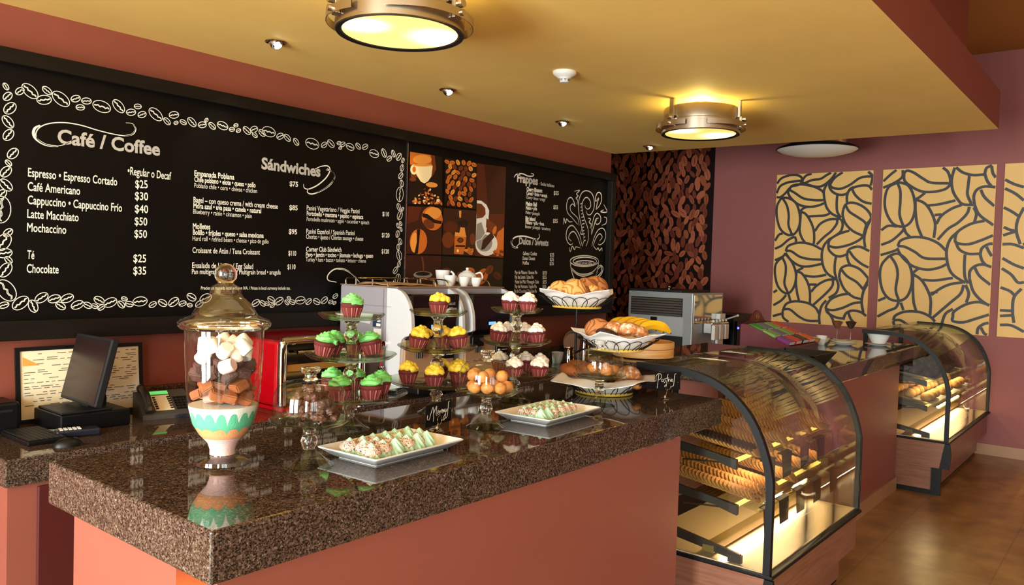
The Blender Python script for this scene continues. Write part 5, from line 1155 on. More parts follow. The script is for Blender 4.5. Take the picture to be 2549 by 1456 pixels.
# ------------------------------------------------------------------ curved glass pastry cases
ARC = [(1.12, .40), (1.12, .72), (1.128, .80), (1.147, .87), (1.175, .94), (1.212, 1.005), (1.26, 1.06), (1.32, 1.108), (1.39, 1.142), (1.47, 1.163), (1.56, 1.172), (1.74, 1.175)]
def arch(): return smoothpts([Vector((0, y, z)) for y, z in ARC], 12)
def pastry_case(label, x0, x1, notch_x, ledge):
    L = x1-x0; t = thing('pastry_case', label, 'display case', (x0, 0, 0)); A = [(p.y, p.z) for p in arch()]
    mb = MB(); mb.box(0, L, 1.13, 1.90, .20, .385).box(0.02, L-.02, 1.20, 1.90, .03, .20); mb.build('base_cabinet', M['laminate'], t, smooth=False)
    mb = MB(); mb.box(.0, L, 1.215, 1.90, 0, .03).box(.005, L-.005, 1.155, 1.20, .185, .20).box(-.004, .012, 1.15, 1.215, 0.0, .20)
    mb.prism([(-.004, 1.10, .385), (-.004, 1.135, .385), (-.004, 1.15, .30), (-.004, 1.165, .20), (-.004, 1.10, .20), (-.004, 1.09, .30)], (.014, 0, 0))
    mb.build('kick_trim', M['rubber'], t, smooth=False, recalc=True)
    MB().box(0, L, 1.105, 1.90, .385, .40, b=.004).build('base_rail', M['rubber'], t)
    MB().box(.015, L-.015, 1.135, 1.73, .4005, .406).build('deck', M['deck'], t, smooth=False)
    for nm, xx, w_, m in (('near_arch', 0, .026, M['rubber']), ('far_arch', L-.012, .012, M['rubber'])):
        mb = MB(); n = len(A); In = []; Out = []
        for i, (y, z) in enumerate(A):
            a, b = A[max(i-1, 0)], A[min(i+1, n-1)]; d = Vector((b[0]-a[0], b[1]-a[1])).normalized(); nx, nz = d.y, -d.x   # inward normal (towards +y / -z)
            Out.append((y-nx*.004, z-nz*.004)); In.append((y+nx*.024, z+nz*.024))
        vs = [(xx, y, z) for y, z in Out]+[(xx, y, z) for y, z in In]+[(xx+w_, y, z) for y, z in Out]+[(xx+w_, y, z) for y, z in In]
        fs = []
        for i in range(n-1): fs += [(i, i+1, n+i+1, n+i), (2*n+i+1, 2*n+i, 3*n+i, 3*n+i+1), (i+1, i, 2*n+i, 2*n+i+1), (n+i, n+i+1, 3*n+i+1, 3*n+i)]
        fs += [(0, n, 3*n, 2*n), (n-1, 2*n-1+2*n-n+0 if False else 3*n-1, 4*n-1, 2*n-1)]
        mb.add(vs, fs); mb.build(nm, m, t, recalc=True)
    mb = MB(); n = len(A); vs = [(.026, y, z) for y, z in A]+[(L-.012, y, z) for y, z in A]; mb.add(vs, [(i, i+1, n+i+1, n+i) for i in range(n-1)])
    o = mb.build('curved_glass', M['pane'], t); m = o.modifiers.new('thickness', 'SOLIDIFY'); m.thickness = .005; m.offset = 0
    inner = [(y+.026, z) for y, z in A if z < .95] + [(y+.006, z-.02) for y, z in A if z >= .95]
    low = [(1.145, .406)]+inner[1:]
    if notch_x: poly = [q for q in low if q[0] < 1.375]+[(1.375, .93), (1.735, .93), (1.735, .406)]
    else: poly = low+[(1.735, .406)]
    mb = MB(); mb.prism([(.010, y, z) for y, z in poly], (.005, 0, 0)); mb.build('near_end_pane', M['pane'], t, smooth=False, recalc=True)
    mb = MB(); mb.prism([(L-.010, y, z) for y, z in low+[(1.735, .406)]], (.005, 0, 0)); mb.build('far_end_pane', M['pane'], t, smooth=False, recalc=True)
    if ledge: MB().box(-.006, L, 1.738, 1.99, 1.14, 1.1755, b=.004).build('top_ledge', M['granite'], t)
    mb = MB(); mb.box(0 if ledge else .30, L, 1.728, 1.746, 1.13, 1.152); mb.build('top_rail', M['rubber'], t, smooth=False)
    mb = MB(); xa = .13 if notch_x else 0
    mb.box(0 if not notch_x else .60 if L > 1.5 else .13, .03+(0 if not notch_x else .60 if L > 1.5 else .13), 1.86, 1.89, .385, 1.14).box(L-.03, L, 1.86, 1.89, .385, 1.14)
    mb.build('rear_post', M['dark'], t, smooth=False)
    # two sloping glass shelves on brackets, a tube lamp under each
    for k, (yb, zb, yf, zf) in enumerate(((1.69, .888, 1.185, .815), (1.69, .703, 1.175, .632))):
        sl = (zb-zf)/(yb-yf)
        mb = MB(); mb.prism([(.03, yf, zf), (.03, yb, zb), (.03, yb, zb+.006), (.03, yf, zf+.006)], (L-.06, 0, 0)); sh = mb.build('glass_shelf', M['gedge'], t, smooth=False, recalc=True)
        for xx in (.03, L-.045):
            mb = MB(); y1 = yf+.10
            mb.prism([(xx, y1, zf+sl*.10-.004), (xx, yb, zb-.004), (xx, yb, zb-.05), (xx, y1, zf+sl*.10-.028)], (.014, 0, 0)).prism([(xx-.004, y1+.07, zf+sl*.17-.004), (xx-.004, y1+.07, zf+sl*.17-.036), (xx-.004, y1-.005, zf+sl*.095-.044), (xx-.004, y1-.005, zf+sl*.095-.004)], (.022, 0, 0))
            mb.tube([(xx+.02, y1+.03, zf+sl*.13-.03), (xx+.02, y1+.24, zf+sl*.13-.05)], .004, 8)
            mb.build('shelf_bracket', M['bracket'], t, smooth=False, recalc=True)
        mb = MB(); mb.tube([(.07, yf+.13, zf+sl*.13-.03), (L-.07, yf+.13, zf+sl*.13-.03)], .009, 12); tb = mb.build('tube_lamp', tubem, t)
        l = bpy.data.lights.new('tube_light', 'AREA'); l.shape = 'RECTANGLE'; l.size = L-.2; l.size_y = .012; l.energy = 1.5*L; l.color = (1, .72, .40)
        o = bpy.data.objects.new('tube_light', l); COL.objects.link(o); o.parent = t; o.location = (L/2, yf+.13, zf+sl*.13-.043)
    mb = MB(); mb.prism([(.03, 1.25, .445), (.03, 1.70, .52), (.03, 1.70, .475), (.03, 1.25, .415)], (.014, 0, 0)).box(.026, .048, 1.245, 1.30, .408, .44); mb.build('lower_bracket', M['bracket'], t, smooth=False, recalc=True)
    MB().box(.02, L-.02, 1.36, 1.41, .425, .455, b=.003).build('lamp_rail', mat('olive_rail', (120, 96, 54), .4), t)
    l = bpy.data.lights.new('deck_light', 'AREA'); l.shape = 'RECTANGLE'; l.size = L-.12; l.size_y = .02; l.energy = 1.6*L; l.color = (1, .78, .5)
    o = bpy.data.objects.new('deck_light', l); COL.objects.link(o); o.parent = t; o.location = (L/2, 1.352, .437); o.rotation_euler = (-.95, 0, 0)
    return t
tubem = mat('tube_lamp_glow', (255, 226, 170), emit=3.5, ecol=(255, 186, 90))
pastry_case('curved glass pastry case full of cookie rows, nearest the viewer', 3.03, 4.25, True, True)
pastry_case('curved glass pastry case against the right wall holding trays of sandwiches', 6.47, 8.31, True, False)
# cookies standing in rows across the sloping shelves of the near case
def cookie_mesh(name, m, R, th, seed, dipped=None):
    r = random.Random(seed); mb = MB(); ph = r.uniform(0, 6)
    mb.lathe([(.0001, -th/2), (R*.8, -th/2), (R*.96, -th*.3), (R, 0), (R*.95, th*.3), (R*.7, th/2), (.0001, th*.62)], 22, mod=lambda a, z: 1+.03*math.sin(5*a+ph))
    mb.v = [(x, y, z) for x, y, z in mb.v]
    if dipped: mb.m = [1 if sum(mb.v[i][1] for i in f)/len(f) > R*.05 else 0 for f in mb.f]
    return Stock(tag(mb.build(name, [m, dipped] if dipped else m), '', 'cookie'))
def cookie_row(st, x, yb, yf, zat, R, n, label, group, lean=.95, both=1):
    r = random.Random(int(x*1000)+n); sl = .144; n = int(n*1.2)
    for k in range(n):
        y = yb+(yf-yb)*k/(n-1); z = zat(y)+.0075+R*math.sin(lean)+.004
        for e in range(both):
            st.put((x+e*R*1.75+r.uniform(-.002, .002), y, z), (lean-.14, r.uniform(-.02, .02), r.uniform(-.02, .02)), label, group)
z1 = lambda y: .815+(y-1.185)*(.888-.815)/.505
z2 = lambda y: .632+(y-1.175)*(.703-.632)/.515
c1 = [cookie_mesh('cookie', M['cookie'], .036, .0095, 1), cookie_mesh('cookie', M['cookie2'], .037, .0095, 2), cookie_mesh('cookie', M['cookie'], .036, .0095, 3, M['cookie3']), cookie_mesh('cookie', M['cookie2'], .034, .0095, 4), cookie_mesh('cookie', M['cookie'], .034, .0095, 5)]
UP_ = [(3.13, 2, 'chocolate dipped', .033), (3.27, 1, 'chocolate chip', .036), (3.44, 0, 'plain golden', .036), (3.60, 1, 'chocolate chip', .036), (3.76, 4, 'small golden', .036), (3.92, 0, 'golden', .036), (4.08, 3, 'chip', .036)]
SEQ = ['nearest row', 'second row from the near end', 'third row from the near end', 'fourth row from the near end', 'fifth row from the near end', 'sixth row from the near end', 'farthest row']
for k, (x, ci, w_, R) in enumerate(UP_):
    cookie_row(c1[ci], x, 1.655, 1.235, z1, R, 21, '%s cookie in the %s on the top shelf' % (w_, SEQ[k]), 'cookies, top shelf, %s' % SEQ[k])
LO_ = [(3.12, 3, 'chocolate chip'), (3.22, 1, 'chip'), (3.34, 4, 'thin golden'), (3.55, 0, 'golden')]
for k, (x, ci, w_) in enumerate(LO_):
    cookie_row(c1[ci], x, 1.65, 1.225, z2, .034, 21, '%s cookie in the %s on the lower shelf' % (w_, SEQ[k]), 'cookies, lower shelf, %s' % SEQ[k])
for k, (x, n_) in enumerate(((3.80, 7), (4.02, 6))):
    cookie_row(c1[k*4], x, 1.42, 1.27, z2, .034, n_, '%s cookie in the short row of %d on the lower shelf' % (('golden', 'small golden')[k], n_), 'cookies, lower shelf, short row of %d' % n_)
def tray(label, x0, x1, y0, y1, zf, m, group, lift=.007):
    mb = MB(); sl = (zf(y1)-zf(y0))/(y1-y0); b0 = zf(y0)+lift; q = lambda y: b0+sl*(y-y0)
    mb.add([(x0, y0, q(y0)), (x1, y0, q(y0)), (x1, y1, q(y1)), (x0, y1, q(y1)), (x0-.008, y0-.008, q(y0)+.010), (x1+.008, y0-.008, q(y0)+.010), (x1+.008, y1+.008, q(y1)+.010), (x0-.008, y1+.008, q(y1)+.010)], [(0, 1, 2, 3), (0, 4, 5, 1), (1, 5, 6, 2), (2, 6, 7, 3), (3, 7, 4, 0)])
    o = mb.build('tray', m, smooth=False); mm_ = o.modifiers.new('thickness', 'SOLIDIFY'); mm_.thickness = .002; mm_.offset = 1; return tag(o, label, 'tray', group)
def flag(label, x, k, zf, yf):
    t = MB(); w_, h_ = .112, .098; t.prism([(-w_/2, 0, 0), (w_/2, 0, 0), (w_/2*.86, -.018, -h_), (-w_/2*.86, -.018, -h_)], (0, -.002, 0)); t.box(-w_/2, w_/2, -.004, .02, .0, .0022)
    o = t.build('price_card', M['board'], smooth=False, recalc=True); o.location = (x, yf+.012, zf+.0065); o.rotation_euler = (.14, 0, 0); return tag(o, label, 'price card', 'black price cards on the shelf fronts')
for k, x in enumerate((3.17, 3.36, 3.58, 3.80, 4.02)): flag('black price card hanging off the top shelf front, %s from the near end' % ORD[k], x, k, .815, 1.173)
for k, x in enumerate((3.15, 3.32, 3.52, 3.74, 3.98)): flag('black price card hanging off the lower shelf front, %s from the near end' % ORD[k], x, k, .632, 1.163)
o = MB(); o.lathe([(.0001, 0), (.034, 0), (.04, .002), (.044, .006), (.043, .008), (.037, .0045), (.0001, .004)], 36)
o = o.build('silver_dish', M['chrome']); o.location = (3.28, 1.70, .455); o.rotation_euler = (1.25, 0, .35); tag(o, 'small oval silver dish leaning at the back of the case floor', 'dish')
# far case: trays with dark rolls and pale sandwiches
for k, (xa, xb_) in enumerate(((6.56, 6.98), (7.06, 7.50), (7.58, 8.10))):
    tray('steel tray of dark rolls, top shelf of far case, %s from near end' % ORD[k], xa, xb_, 1.24, 1.62, z1, M['steel'], 'trays in the far case')
    tray('steel tray of sandwiches, lower shelf of far case, %s from near end' % ORD[k], xa, xb_, 1.24, 1.62, z2, M['steel'], 'trays in the far case')
dr = Stock(tag(roll_bread('chocolate_roll', M['choc'], .064, .038, .042, .1, 12), '', 'roll')); sr = Stock(tag(roll_bread('sandwich_roll', M['concha'], .066, .042, .044, .05, 13), '', 'sandwich'))
for k, x0_ in enumerate((6.62, 7.12, 7.66)):
    for i in range(3):
        for j in range(4):
            y = 1.29+j*.092; lb = 'in %s of the %s tray of the far case' % (['the front line', 'the second line', 'the third line', 'the back line'][j], ORD[k])
            dr.put((x0_+i*.135, y, z1(y)+.034), (0, 0, .15*(i-1)), 'dark glazed roll '+lb.replace('tray', 'top tray'), 'dark rolls in the far case')
            if j < 3: sr.put((x0_+i*.14, 1.30+j*.115, z2(1.30+j*.115)+.0365), (0, 0, .1), 'pale sandwich roll '+lb.replace('tray', 'lower tray').replace('back', 'third'), 'sandwich rolls in the far case')

# ------------------------------------------------------------------ things on the far worktop
t = thing('tea_display', 'maroon stepped wooden tea box display with a carved crest', 'tea display', (5.45, 1.93, CT))
mar = mat('maroon_lacquer', (96, 24, 34), .3)
mb = MB(); sec = [(0.0, 0), (.36, 0), (.36, .17), (.30, .17), (0.0, .035)]
for xx in (0, .56): mb.prism([(xx, y, z) for y, z in sec], (.012, 0, 0))
mb.box(.012, .56, .345, .36, 0, .17).box(.012, .56, 0, .345, 0, .012).prism([(.012, .0, .012), (.012, .0, .030), (.012, .345, .155), (.012, .345, .137)], (.548, 0, 0)); mb.build('box', mar, t, smooth=False, recalc=True)
mb = MB(); mb.prism(smoothpts([(.03, .348, .17), (.14, .348, .185), (.20, .348, .23), (.28, .348, .262), (.36, .348, .23), (.42, .348, .185), (.53, .348, .17)], 5), (0, .012, 0)); cr = mb.build('crest', mar, t, smooth=False, recalc=True)
mb = MB(); mb.xf = Matrix.Translation((.28, .3478, .215)) @ Matrix.Rotation(PI/2, 4, 'X'); mb.tube([(.021*math.cos(a), .021*math.sin(a), 0) for a in [2*PI*k/24 for k in range(24)]], .0025, 6, closed=True).box(-.024, .024, -.034, -.028, -.002, .002); mb.build('emblem', mat('dull_gold', (170, 112, 60), .4, .5), cr)
mb = MB()
for xx in (.14, .28, .42): mb.prism([(xx-.003, .02, .0375), (xx-.003, .335, .1517), (xx-.003, .335, .175), (xx-.003, .02, .060)], (.006, 0, 0))
mb.build('dividers', mar, t, smooth=False, recalc=True)
tcol = {'green': (44, 150, 50), 'violet': (120, 40, 130), 'red': (206, 40, 40), 'orange': (226, 96, 34), 'blue grey': (96, 104, 140), 'lime': (120, 170, 80), 'black': (24, 20, 30)}
tm = {k: mat('tea_box_'+k.replace(' ', '_'), v, .4) for k, v in tcol.items()}
grid = [['violet', 'red', 'black', 'orange'], ['lime', 'blue grey', 'lime', 'red'], ['green', 'blue grey', 'lime', 'red']]
cl = ['left column', 'second column', 'third column', 'right column']; rw = ['front row', 'middle row', 'back row']
for r_ in range(3):
    for c in range(4):
        tb = thing('tea_box', '%s tea box in the %s, %s of the tea display' % (grid[r_][c], rw[r_], cl[c]), 'tea box', (5.45+.076+c*.1395, 1.93+.062+r_*.105, CT+.032+(.062+r_*.105)*.3623), 0, 'tea boxes in the display'); tb.rotation_euler = (.3476, 0, 0)
        MB().box(-.058, .058, -.046, .046, 0.0005, .03, b=.002).build('carton', tm[grid[r_][c]], tb)
        MB().box(-.05, .05, -.0472, -.0462, .006, .026).build('front_label', M['paper'], tb, smooth=False)
t = thing('flared_tray', 'black flared square tray at the near end of the far worktop', 'tray', (4.72, 1.62, CT))
mb = MB(); q = lambda w_, d_, z: [(-w_, -d_, z), (w_, -d_, z), (w_, d_, z), (-w_, d_, z)]
vs = q(.15, .11, 0)+q(.21, .16, .078)+q(.204, .154, .078)+q(.145, .105, .006); mb.add(vs, [(3, 2, 1, 0), (12, 13, 14, 15)]+[(a*4+i, a*4+(i+1) % 4, a*4+4+(i+1) % 4, a*4+4+i) for a in range(3) for i in range(4)]); mb.build('shell', M['black'], t, smooth=False, recalc=True)
t = thing('bread_basket', 'small woven basket between the tea display and the white cup', 'basket', (6.115, 2.03, CT))
mb = MB(); mb.lathe([(.0001, 0), (.06, 0), (.085, .04), (.09, .055), (.084, .055), (.078, .04), (.055, .006), (.0001, .006)], 32); mb.build('weave', mat('wicker', (196, 150, 84), .7, bump=.8, bscale=120), t)
def cup(label, loc, r, h, name='coffee_cup', saucer=True, handle=True, group=None):
    t = thing(name, label, 'cup', loc, 0, group)
    mb = MB(); mb.lathe([(.0001, 0), (r*.55, 0), (r*.6, .003), (r*.82, h*.4), (r*.96, h*.8), (r, h), (r*.95, h), (r*.9, h*.8), (r*.75, h*.4), (.0001, h*.12)], 32); mb.build('bowl', M['white'], t)
    if handle:
        mb = MB(); mb.tube(smoothpts([(r*.92, 0, h*.8), (r*1.35, 0, h*.78), (r*1.4, 0, h*.45), (r*.78, 0, h*.25)], 6), .005, 8); mb.build('handle', M['white'], t)
    return t
def saucer(label, loc, r, group=None):
    mb = MB(); mb.lathe([(.0001, 0), (r*.55, 0), (r*.6, .004), (r*.97, .014), (r, .017), (r*.96, .018), (r*.6, .008), (.0001, .007)], 40); o = mb.build('saucer', M['white']); o.location = loc; return tag(o, label, 'saucer', group)
cup('small white cup standing beside the woven basket', (6.27, 1.98, CT), .042, .07)
for k, (x, y, n) in enumerate(((6.40, 1.855, 2), (6.60, 1.650, 1))):
    for j in range(n): saucer('%s white saucer of the stack under the %s' % (('lower', 'upper')[j], ('sundae glasses', 'white bowls')[k]), (x, y, CT+j*.0185), .10, 'stacked saucers')
for k, (x, y) in enumerate(((6.365, 1.895), (6.437, 1.815))):
    t = thing('sundae_glass', 'stemmed glass of brown coffee beans, %s of the pair on the saucers' % ('left one', 'right one')[k], 'glass', (x, y, CT+.037))
    mb = MB(); mb.lathe([(.0001, 0), (.028, 0), (.028, .003), (.005, .008), (.004, .075), (.012, .082), (.022, .10), (.034, .125), (.044, .145)], 32); mb.build('glass', M['glass'], t)
    mb = MB(); mb.lathe([(.0001, .09), (.011, .092), (.021, .105), (.033, .13), (.040, .145), (.02, .150), (.0001, .152)], 28); mb.build('beans', M['choc'] if k else mat('cocoa_topping', (120, 70, 40), .7, vary=.3, scale=80, bump=.6), t)
for k in range(2):
    mb = MB(); mb.lathe([(.0001, 0), (.045, 0), (.05, .004), (.072, .045), (.085, .075), (.082, .075), (.066, .045), (.044, .01), (.0001, .008)], 40); o = mb.build('white_bowl', M['white']); o.location = (6.60+k*.003, 1.650, CT+.0182+k*.0245); tag(o, '%s white bowl of the nested pair on saucers' % ('lower', 'upper')[k], 'bowl', 'nested white bowls')

# ------------------------------------------------------------------ coffee machines on the rear counter
SWL = 'NESCAFÉ', 'Milano'
def plane_text(body, w_, h_, bold=.02, shear=0):
    vs, fs = text_mesh(body, bold, shear); x0 = min(v.x for v in vs); x1 = max(v.x for v in vs)
    return [((v.x-x0)/(x1-x0)*w_, v.y/.73*h_) for v in vs], fs
def coffee_machine(label, x0, with_extras):
    t = thing('coffee_machine', label, 'coffee machine', (x0, 3.345, BZ)); Wd, D, H = .44, .575, .635
    MB().box(0, Wd, .06, D, .03, H, b=.012).build('body', M['lilac'], t)
    for xx in (.05, Wd-.05):
        for yy in (.09, D-.06): MB().tube([(xx, yy, 0), (xx, yy, .031)], .018, 12).build('foot', M['black'], t)
    prof = [(.0, .06), (.0, H-.02), (-.02, H-.03), (-.075, H-.10), (-.095, H-.20), (-.10, H-.30), (-.085, .20), (-.06, .06)]
    for xx, nm in ((-.006, 'side_fin'), (Wd-.018, 'side_fin')):
        mb = MB(); pts = smoothpts([(xx, .14+y, z) for y, z in [(0, H-.004), (-.10, H-.012), (-.165, H-.06), (-.205, H-.15), (-.215, H-.26)]], 5)+smoothpts([(xx, .14+y, z) for y, z in [(-.205, H-.268), (-.15, H-.285), (-.125, H-.33), (-.12, .12), (-.13, .06)]], 4)+[Vector((xx, .14, .03))]
        mb.prism(pts, (.024, 0, 0)); mb.build(nm, M['silver'], t, recalc=True)
    MB().box(.02, Wd-.02, -.045, .07, H-.30, H-.035, b=.01).build('black_front', M['blackg'], t)
    MB().box(.02, Wd-.02, .0, .065, .10, H-.302).build('recess_back', M['tan'], t, smooth=False)
    mb = MB(); mb.box(.05, .16, -.03, .0, H-.37, H-.305, b=.006).tube([(.10, -.02, H-.372), (.10, -.02, H-.41)], .008, 10).tube([(.13, -.02, H-.372), (.13, -.02, H-.41)], .008, 10); mb.build('spout', M['black'], t)
    MB().box(.015, Wd-.015, -.12, .06, .03, .095, b=.008).build('drip_tray', M['black'], t)
    MB().box(.03, Wd-.03, -.11, .05, .0955, .10).build('drip_grille', M['steel'], t, smooth=False)
    pnl = MB().box(.24, .36, -.068, -.05, H-.42, H-.27, b=.004).build('button_panel', M['black'], t)
    mb = MB()
    for k in range(4): mb.ball((.262, -.069, H-.30-k*.032), (.014, .003, .006), 12, 6); mb.box(.29, .345, -.0695, -.0682, H-.302-k*.032, H-.299-k*.032)
    mb.build('buttons', M['plastic'], pnl)
    scr = MB().box(.18, .25, -.0465, -.0452, H-.235, H-.215).build('display', mat('blue_display', (90, 140, 220), emit=1.2), t, smooth=False)
    mb = MB()
    for body, w_, h_, dz, sh in ((SWL[0], .06, .014, 0, 0), (SWL[1], .075, .018, -.03, .3)):
        P, fs = plane_text(body, w_, h_, .03, sh); mb.add([(Wd-.12+x, -.0462, H-.10+dz+z) for x, z in P], fs)
    mb.build('lettering', M['chalk2'], t, smooth=False)
    # chrome gallery rail
    mb = MB(); zt = H+.045
    mb.tube(smoothpts([(.02, D-.03, H+.0), (.02, D-.03, zt-.01), (.02, D-.08, zt), (.02, .24, zt), (.02, .18, zt-.012), (.02, .16, H)], 5), .0045, 8)
    mb.tube(smoothpts([(Wd-.02, D-.03, H+.0), (Wd-.02, D-.03, zt-.01), (Wd-.02, D-.08, zt), (Wd-.02, .24, zt), (Wd-.02, .18, zt-.012), (Wd-.02, .16, H)], 5), .0045, 8)
    mb.tube([(.02, D-.05, zt), (Wd-.02, D-.05, zt)], .0045, 8)
    for xx in (.02, Wd-.02):
        for yy in (.30, .45): mb.tube([(xx, yy, H), (xx, yy, zt)], .005, 8)
    mb.build('gallery_rail', M['chrome'], t)
    MB().box(.0, Wd, .05, D, H+.0005, H+.004).build('top_plate', M['tan'], t, smooth=False)
    mb = MB(); mb.box(-.0075, -.006, .10, D-.01, H-.115, H-.113).box(-.0075, -.006, .17, .172, .06, H-.01); mb.build('panel_seam', mat('seam_grey', (128, 118, 124), .5), t, smooth=False)
    mb = MB(); mb.prism([(-.004, .26, H-.165), (-.004, .44, H-.165), (-.004, .44, H-.215), (-.004, .29, H-.225)], (.003, 0, 0)); mb.build('side_latch', M['silver'], t, smooth=False, recalc=True)
    st = MB().box(-.0015, -.0002, .19, .265, H-.24, H-.165).build('sticker', mat('navy_sticker', (30, 44, 70), .5), t, smooth=False)
    mb = MB()
    for k in range(4): mb.box(-.0022, -.0016, .195, .225, H-.182-k*.009, H-.178-k*.009)
    mb.box(-.0022, -.0016, .195, .232, H-.235, H-.218); mb.build('sticker_print', M['paper'], st, smooth=False)
    MB().box(-.0015, -.0002, .19, .255, H-.29, H-.25).build('paper_label', M['paper'], t, smooth=False)
    lk = MB(); lk.tube([(-.002, .135, H-.33), (-.028, .135, H-.33)], .016, 18); lk = lk.build('lock', M['chrome'], t)
    return t
coffee_machine('grey coffee machine nearest, behind the green cupcake tower, with keys in its lock', 3.16, True)
coffee_machine('grey coffee machine furthest right, with cups and a teapot on top', 3.68, False)
MT = BZ+.635+.0045
kx, ky, kz = 3.124, 3.48, BZ+.635-.335
t = thing('key_bunch', 'bunch of keys on a red lanyard hanging from the coffee machine lock', 'keys', (kx, ky, kz))
mb = MB(); mb.tube([(-.003+.014*math.cos(a)*0, .014*math.cos(a), -.012+.014*math.sin(a)) for a in [2*PI*k/18 for k in range(18)]], .0016, 6, closed=True); mb.build('ring', M['chrome'], t)
mb = MB(); mb.tube(smoothpts([(-.002, 0, -.02), (-.004, .012, -.09), (-.004, .006, -.16), (-.004, .014, -.28)], 6), .0025, 6).tube(smoothpts([(-.002, 0, -.02), (-.004, -.004, -.08), (-.004, .01, -.14)], 6), .0025, 6); mb.build('lanyard', mat('red_cord', (200, 40, 40), .6), t)
for k in range(3):
    mb = MB(); mb.xf = Matrix.Translation((-.006-k*.003, -.008+k*.01, -.13)) @ Matrix.Rotation(-.3+.3*k, 4, 'X'); mb.lathe([(.0001, -.0012), (.011, -.0012), (.011, .0012), (.0001, .0012)], 14); mb.v = [(x, y, z) for x, y, z in mb.v]; mb.box(-.0012, .0012, -.004, .004, -.045, 0); mb.build('key', M['chrome'], t)
# loose sheet and crockery on top
mb = MB(); mb.sheet(lambda u, v: (3.20+.365*u, 3.51+.32*v, MT+.004+.010*math.sin(u*7+v*3)**2*(.4+v)), 16, 12); o = mb.build('brown_paper', mat('kraft_paper', (206, 168, 124), .8), angle=180); m = o.modifiers.new('thickness', 'SOLIDIFY'); m.thickness = .001; m.offset = 1; tag(o, 'crinkled brown paper sheet on top of the nearest coffee machine', 'paper')
for k, (x, y, r, h, lb) in enumerate(((3.76, 3.56, .040, .07, 'white cup at the left on top of the coffee machine'), (3.845, 3.63, .040, .065, 'white cup second from left on top of the coffee machine'), (3.865, 3.53, .038, .062, 'white cup in front of the teapot on top of the coffee machine'), (3.90, 3.76, .05, .10, 'tall white cup at the back on top of the coffee machine'), (3.95, 3.50, .038, .058, 'white cup at the right below the teapot spout'))):
    c = cup(lb, (x, y, MT), r, h, 'coffee_cup', False, False, 'cups on the coffee machine')
t = thing('teapot', 'white porcelain teapot on top of the right coffee machine', 'teapot', (4.005, 3.63, MT), -.75)
mb = MB(); mb.lathe([(.0001, 0), (.04, 0), (.055, .012), (.066, .04), (.062, .068), (.045, .088), (.03, .093), (.0001, .094)], 36); mb.build('body', M['white'], t)
mb = MB(); mb.lathe([(.036, .0925), (.03, .098), (.012, .104), (.007, .108), (.011, .114), (.008, .122), (.0001, .123)], 28); mb.build('lid', M['white'], t)
mb = MB(); mb.tube(smoothpts([(-.055, 0, .035), (-.085, 0, .05), (-.095, 0, .08), (-.112, 0, .094)], 6), [.014]*6+[.010]*6+[.007]*7, 10); mb.build('spout', M['white'], t)
mb = MB(); mb.tube(smoothpts([(.055, 0, .08), (.09, 0, .09), (.105, 0, .06), (.085, 0, .03), (.058, 0, .022)], 6), .006, 8); mb.build('handle', M['white'], t)

# ------------------------------------------------------------------ red oven
t = thing('countertop_oven', 'red countertop oven with chrome front frame behind the glass jar', 'oven', (2.40, 3.42, BZ))
MB().box(.0, .56, .05, .56, .02, .36, b=.02).build('body', M['red'], t)
MB().box(-.004, .564, -.01, .50, .0, .02, b=.006).build('base', M['red'], t)
mb = MB(); mb.tube(smoothpts([(.02, .03, .03), (.02, .03, .32), (.03, .03, .35), (.06, .03, .358), (.50, .03, .358), (.53, .03, .35), (.54, .03, .32), (.54, .03, .03)], 5), .022, 12); mb.build('chrome_frame', M['chrome'], t)
MB().box(.045, .52, .035, .052, .03, .34).build('door', M['blackg'], t, smooth=False)
mb = MB(); mb.box(.05, .51, .028, .036, .20, .235).box(.05, .51, .028, .036, .10, .112); mb.build('brass_rack', mat('brass_strip', (206, 160, 90), .3, .8), t, smooth=False)
mb = MB(); mb.tube([(.09, .0, .30), (.47, .0, .30)], .009, 10).tube([(.11, .0, .30), (.11, .036, .30)], .006, 8).tube([(.45, .0, .30), (.45, .036, .30)], .006, 8); mb.build('handle', M['chrome'], t)

# ------------------------------------------------------------------ pitchers, jars, cloth on the rear counter right of the machines
def pitcher(label, loc, r, h):
    t = thing('milk_pitcher', label, 'pitcher', loc, 0, 'steel milk pitchers'); mb = MB(); mb.lathe([(.0001, 0), (r, 0), (r*1.02, .01), (r*.95, h*.5), (r*.78, h*.85), (r*.86, h), (r*.82, h), (r*.74, h*.85), (.0001, h*.4)], 32); mb.build('body', M['chrome'], t)
    mb = MB(); mb.tube(smoothpts([(r*.8, 0, h*.85), (r*1.5, 0, h*.8), (r*1.5, 0, h*.3), (r*.98, 0, h*.2)], 6), .005, 8); mb.build('handle', M['chrome'], t)
pitcher('steel milk pitcher on the rear counter right of the white cupcakes', (5.20, 3.60, BZ), .05, .15)
pitcher('tall steel pitcher on the rear counter behind the bread stand pole', (5.45, 3.62, BZ), .045, .24)
mb = MB(); mb.lathe([(.0001, 0), (.035, 0), (.04, .12), (.038, .12), (.033, .006), (.0001, .006)], 28); o = mb.build('drinking_glass', M['glass']); o.location = (5.02, 3.62, BZ); tag(o, 'clear drinking glass on the rear counter left of the steel pitcher', 'glass')
cup('white cup on the rear counter behind the steel pitcher', (5.30, 3.78, BZ), .05, .09)
o = MB(); o.lathe([(.0001, 0), (.10, 0), (.12, .02), (.12, .026), (.116, .026), (.098, .006), (.0001, .006)], 40); o = o.build('steel_bowl', M['steel']); o.location = (5.72, 3.92, BZ+.115); o.rotation_euler = (1.3, 0, -.3); tag(o, 'round steel lid leaning on the wall behind the bread stand', 'lid')
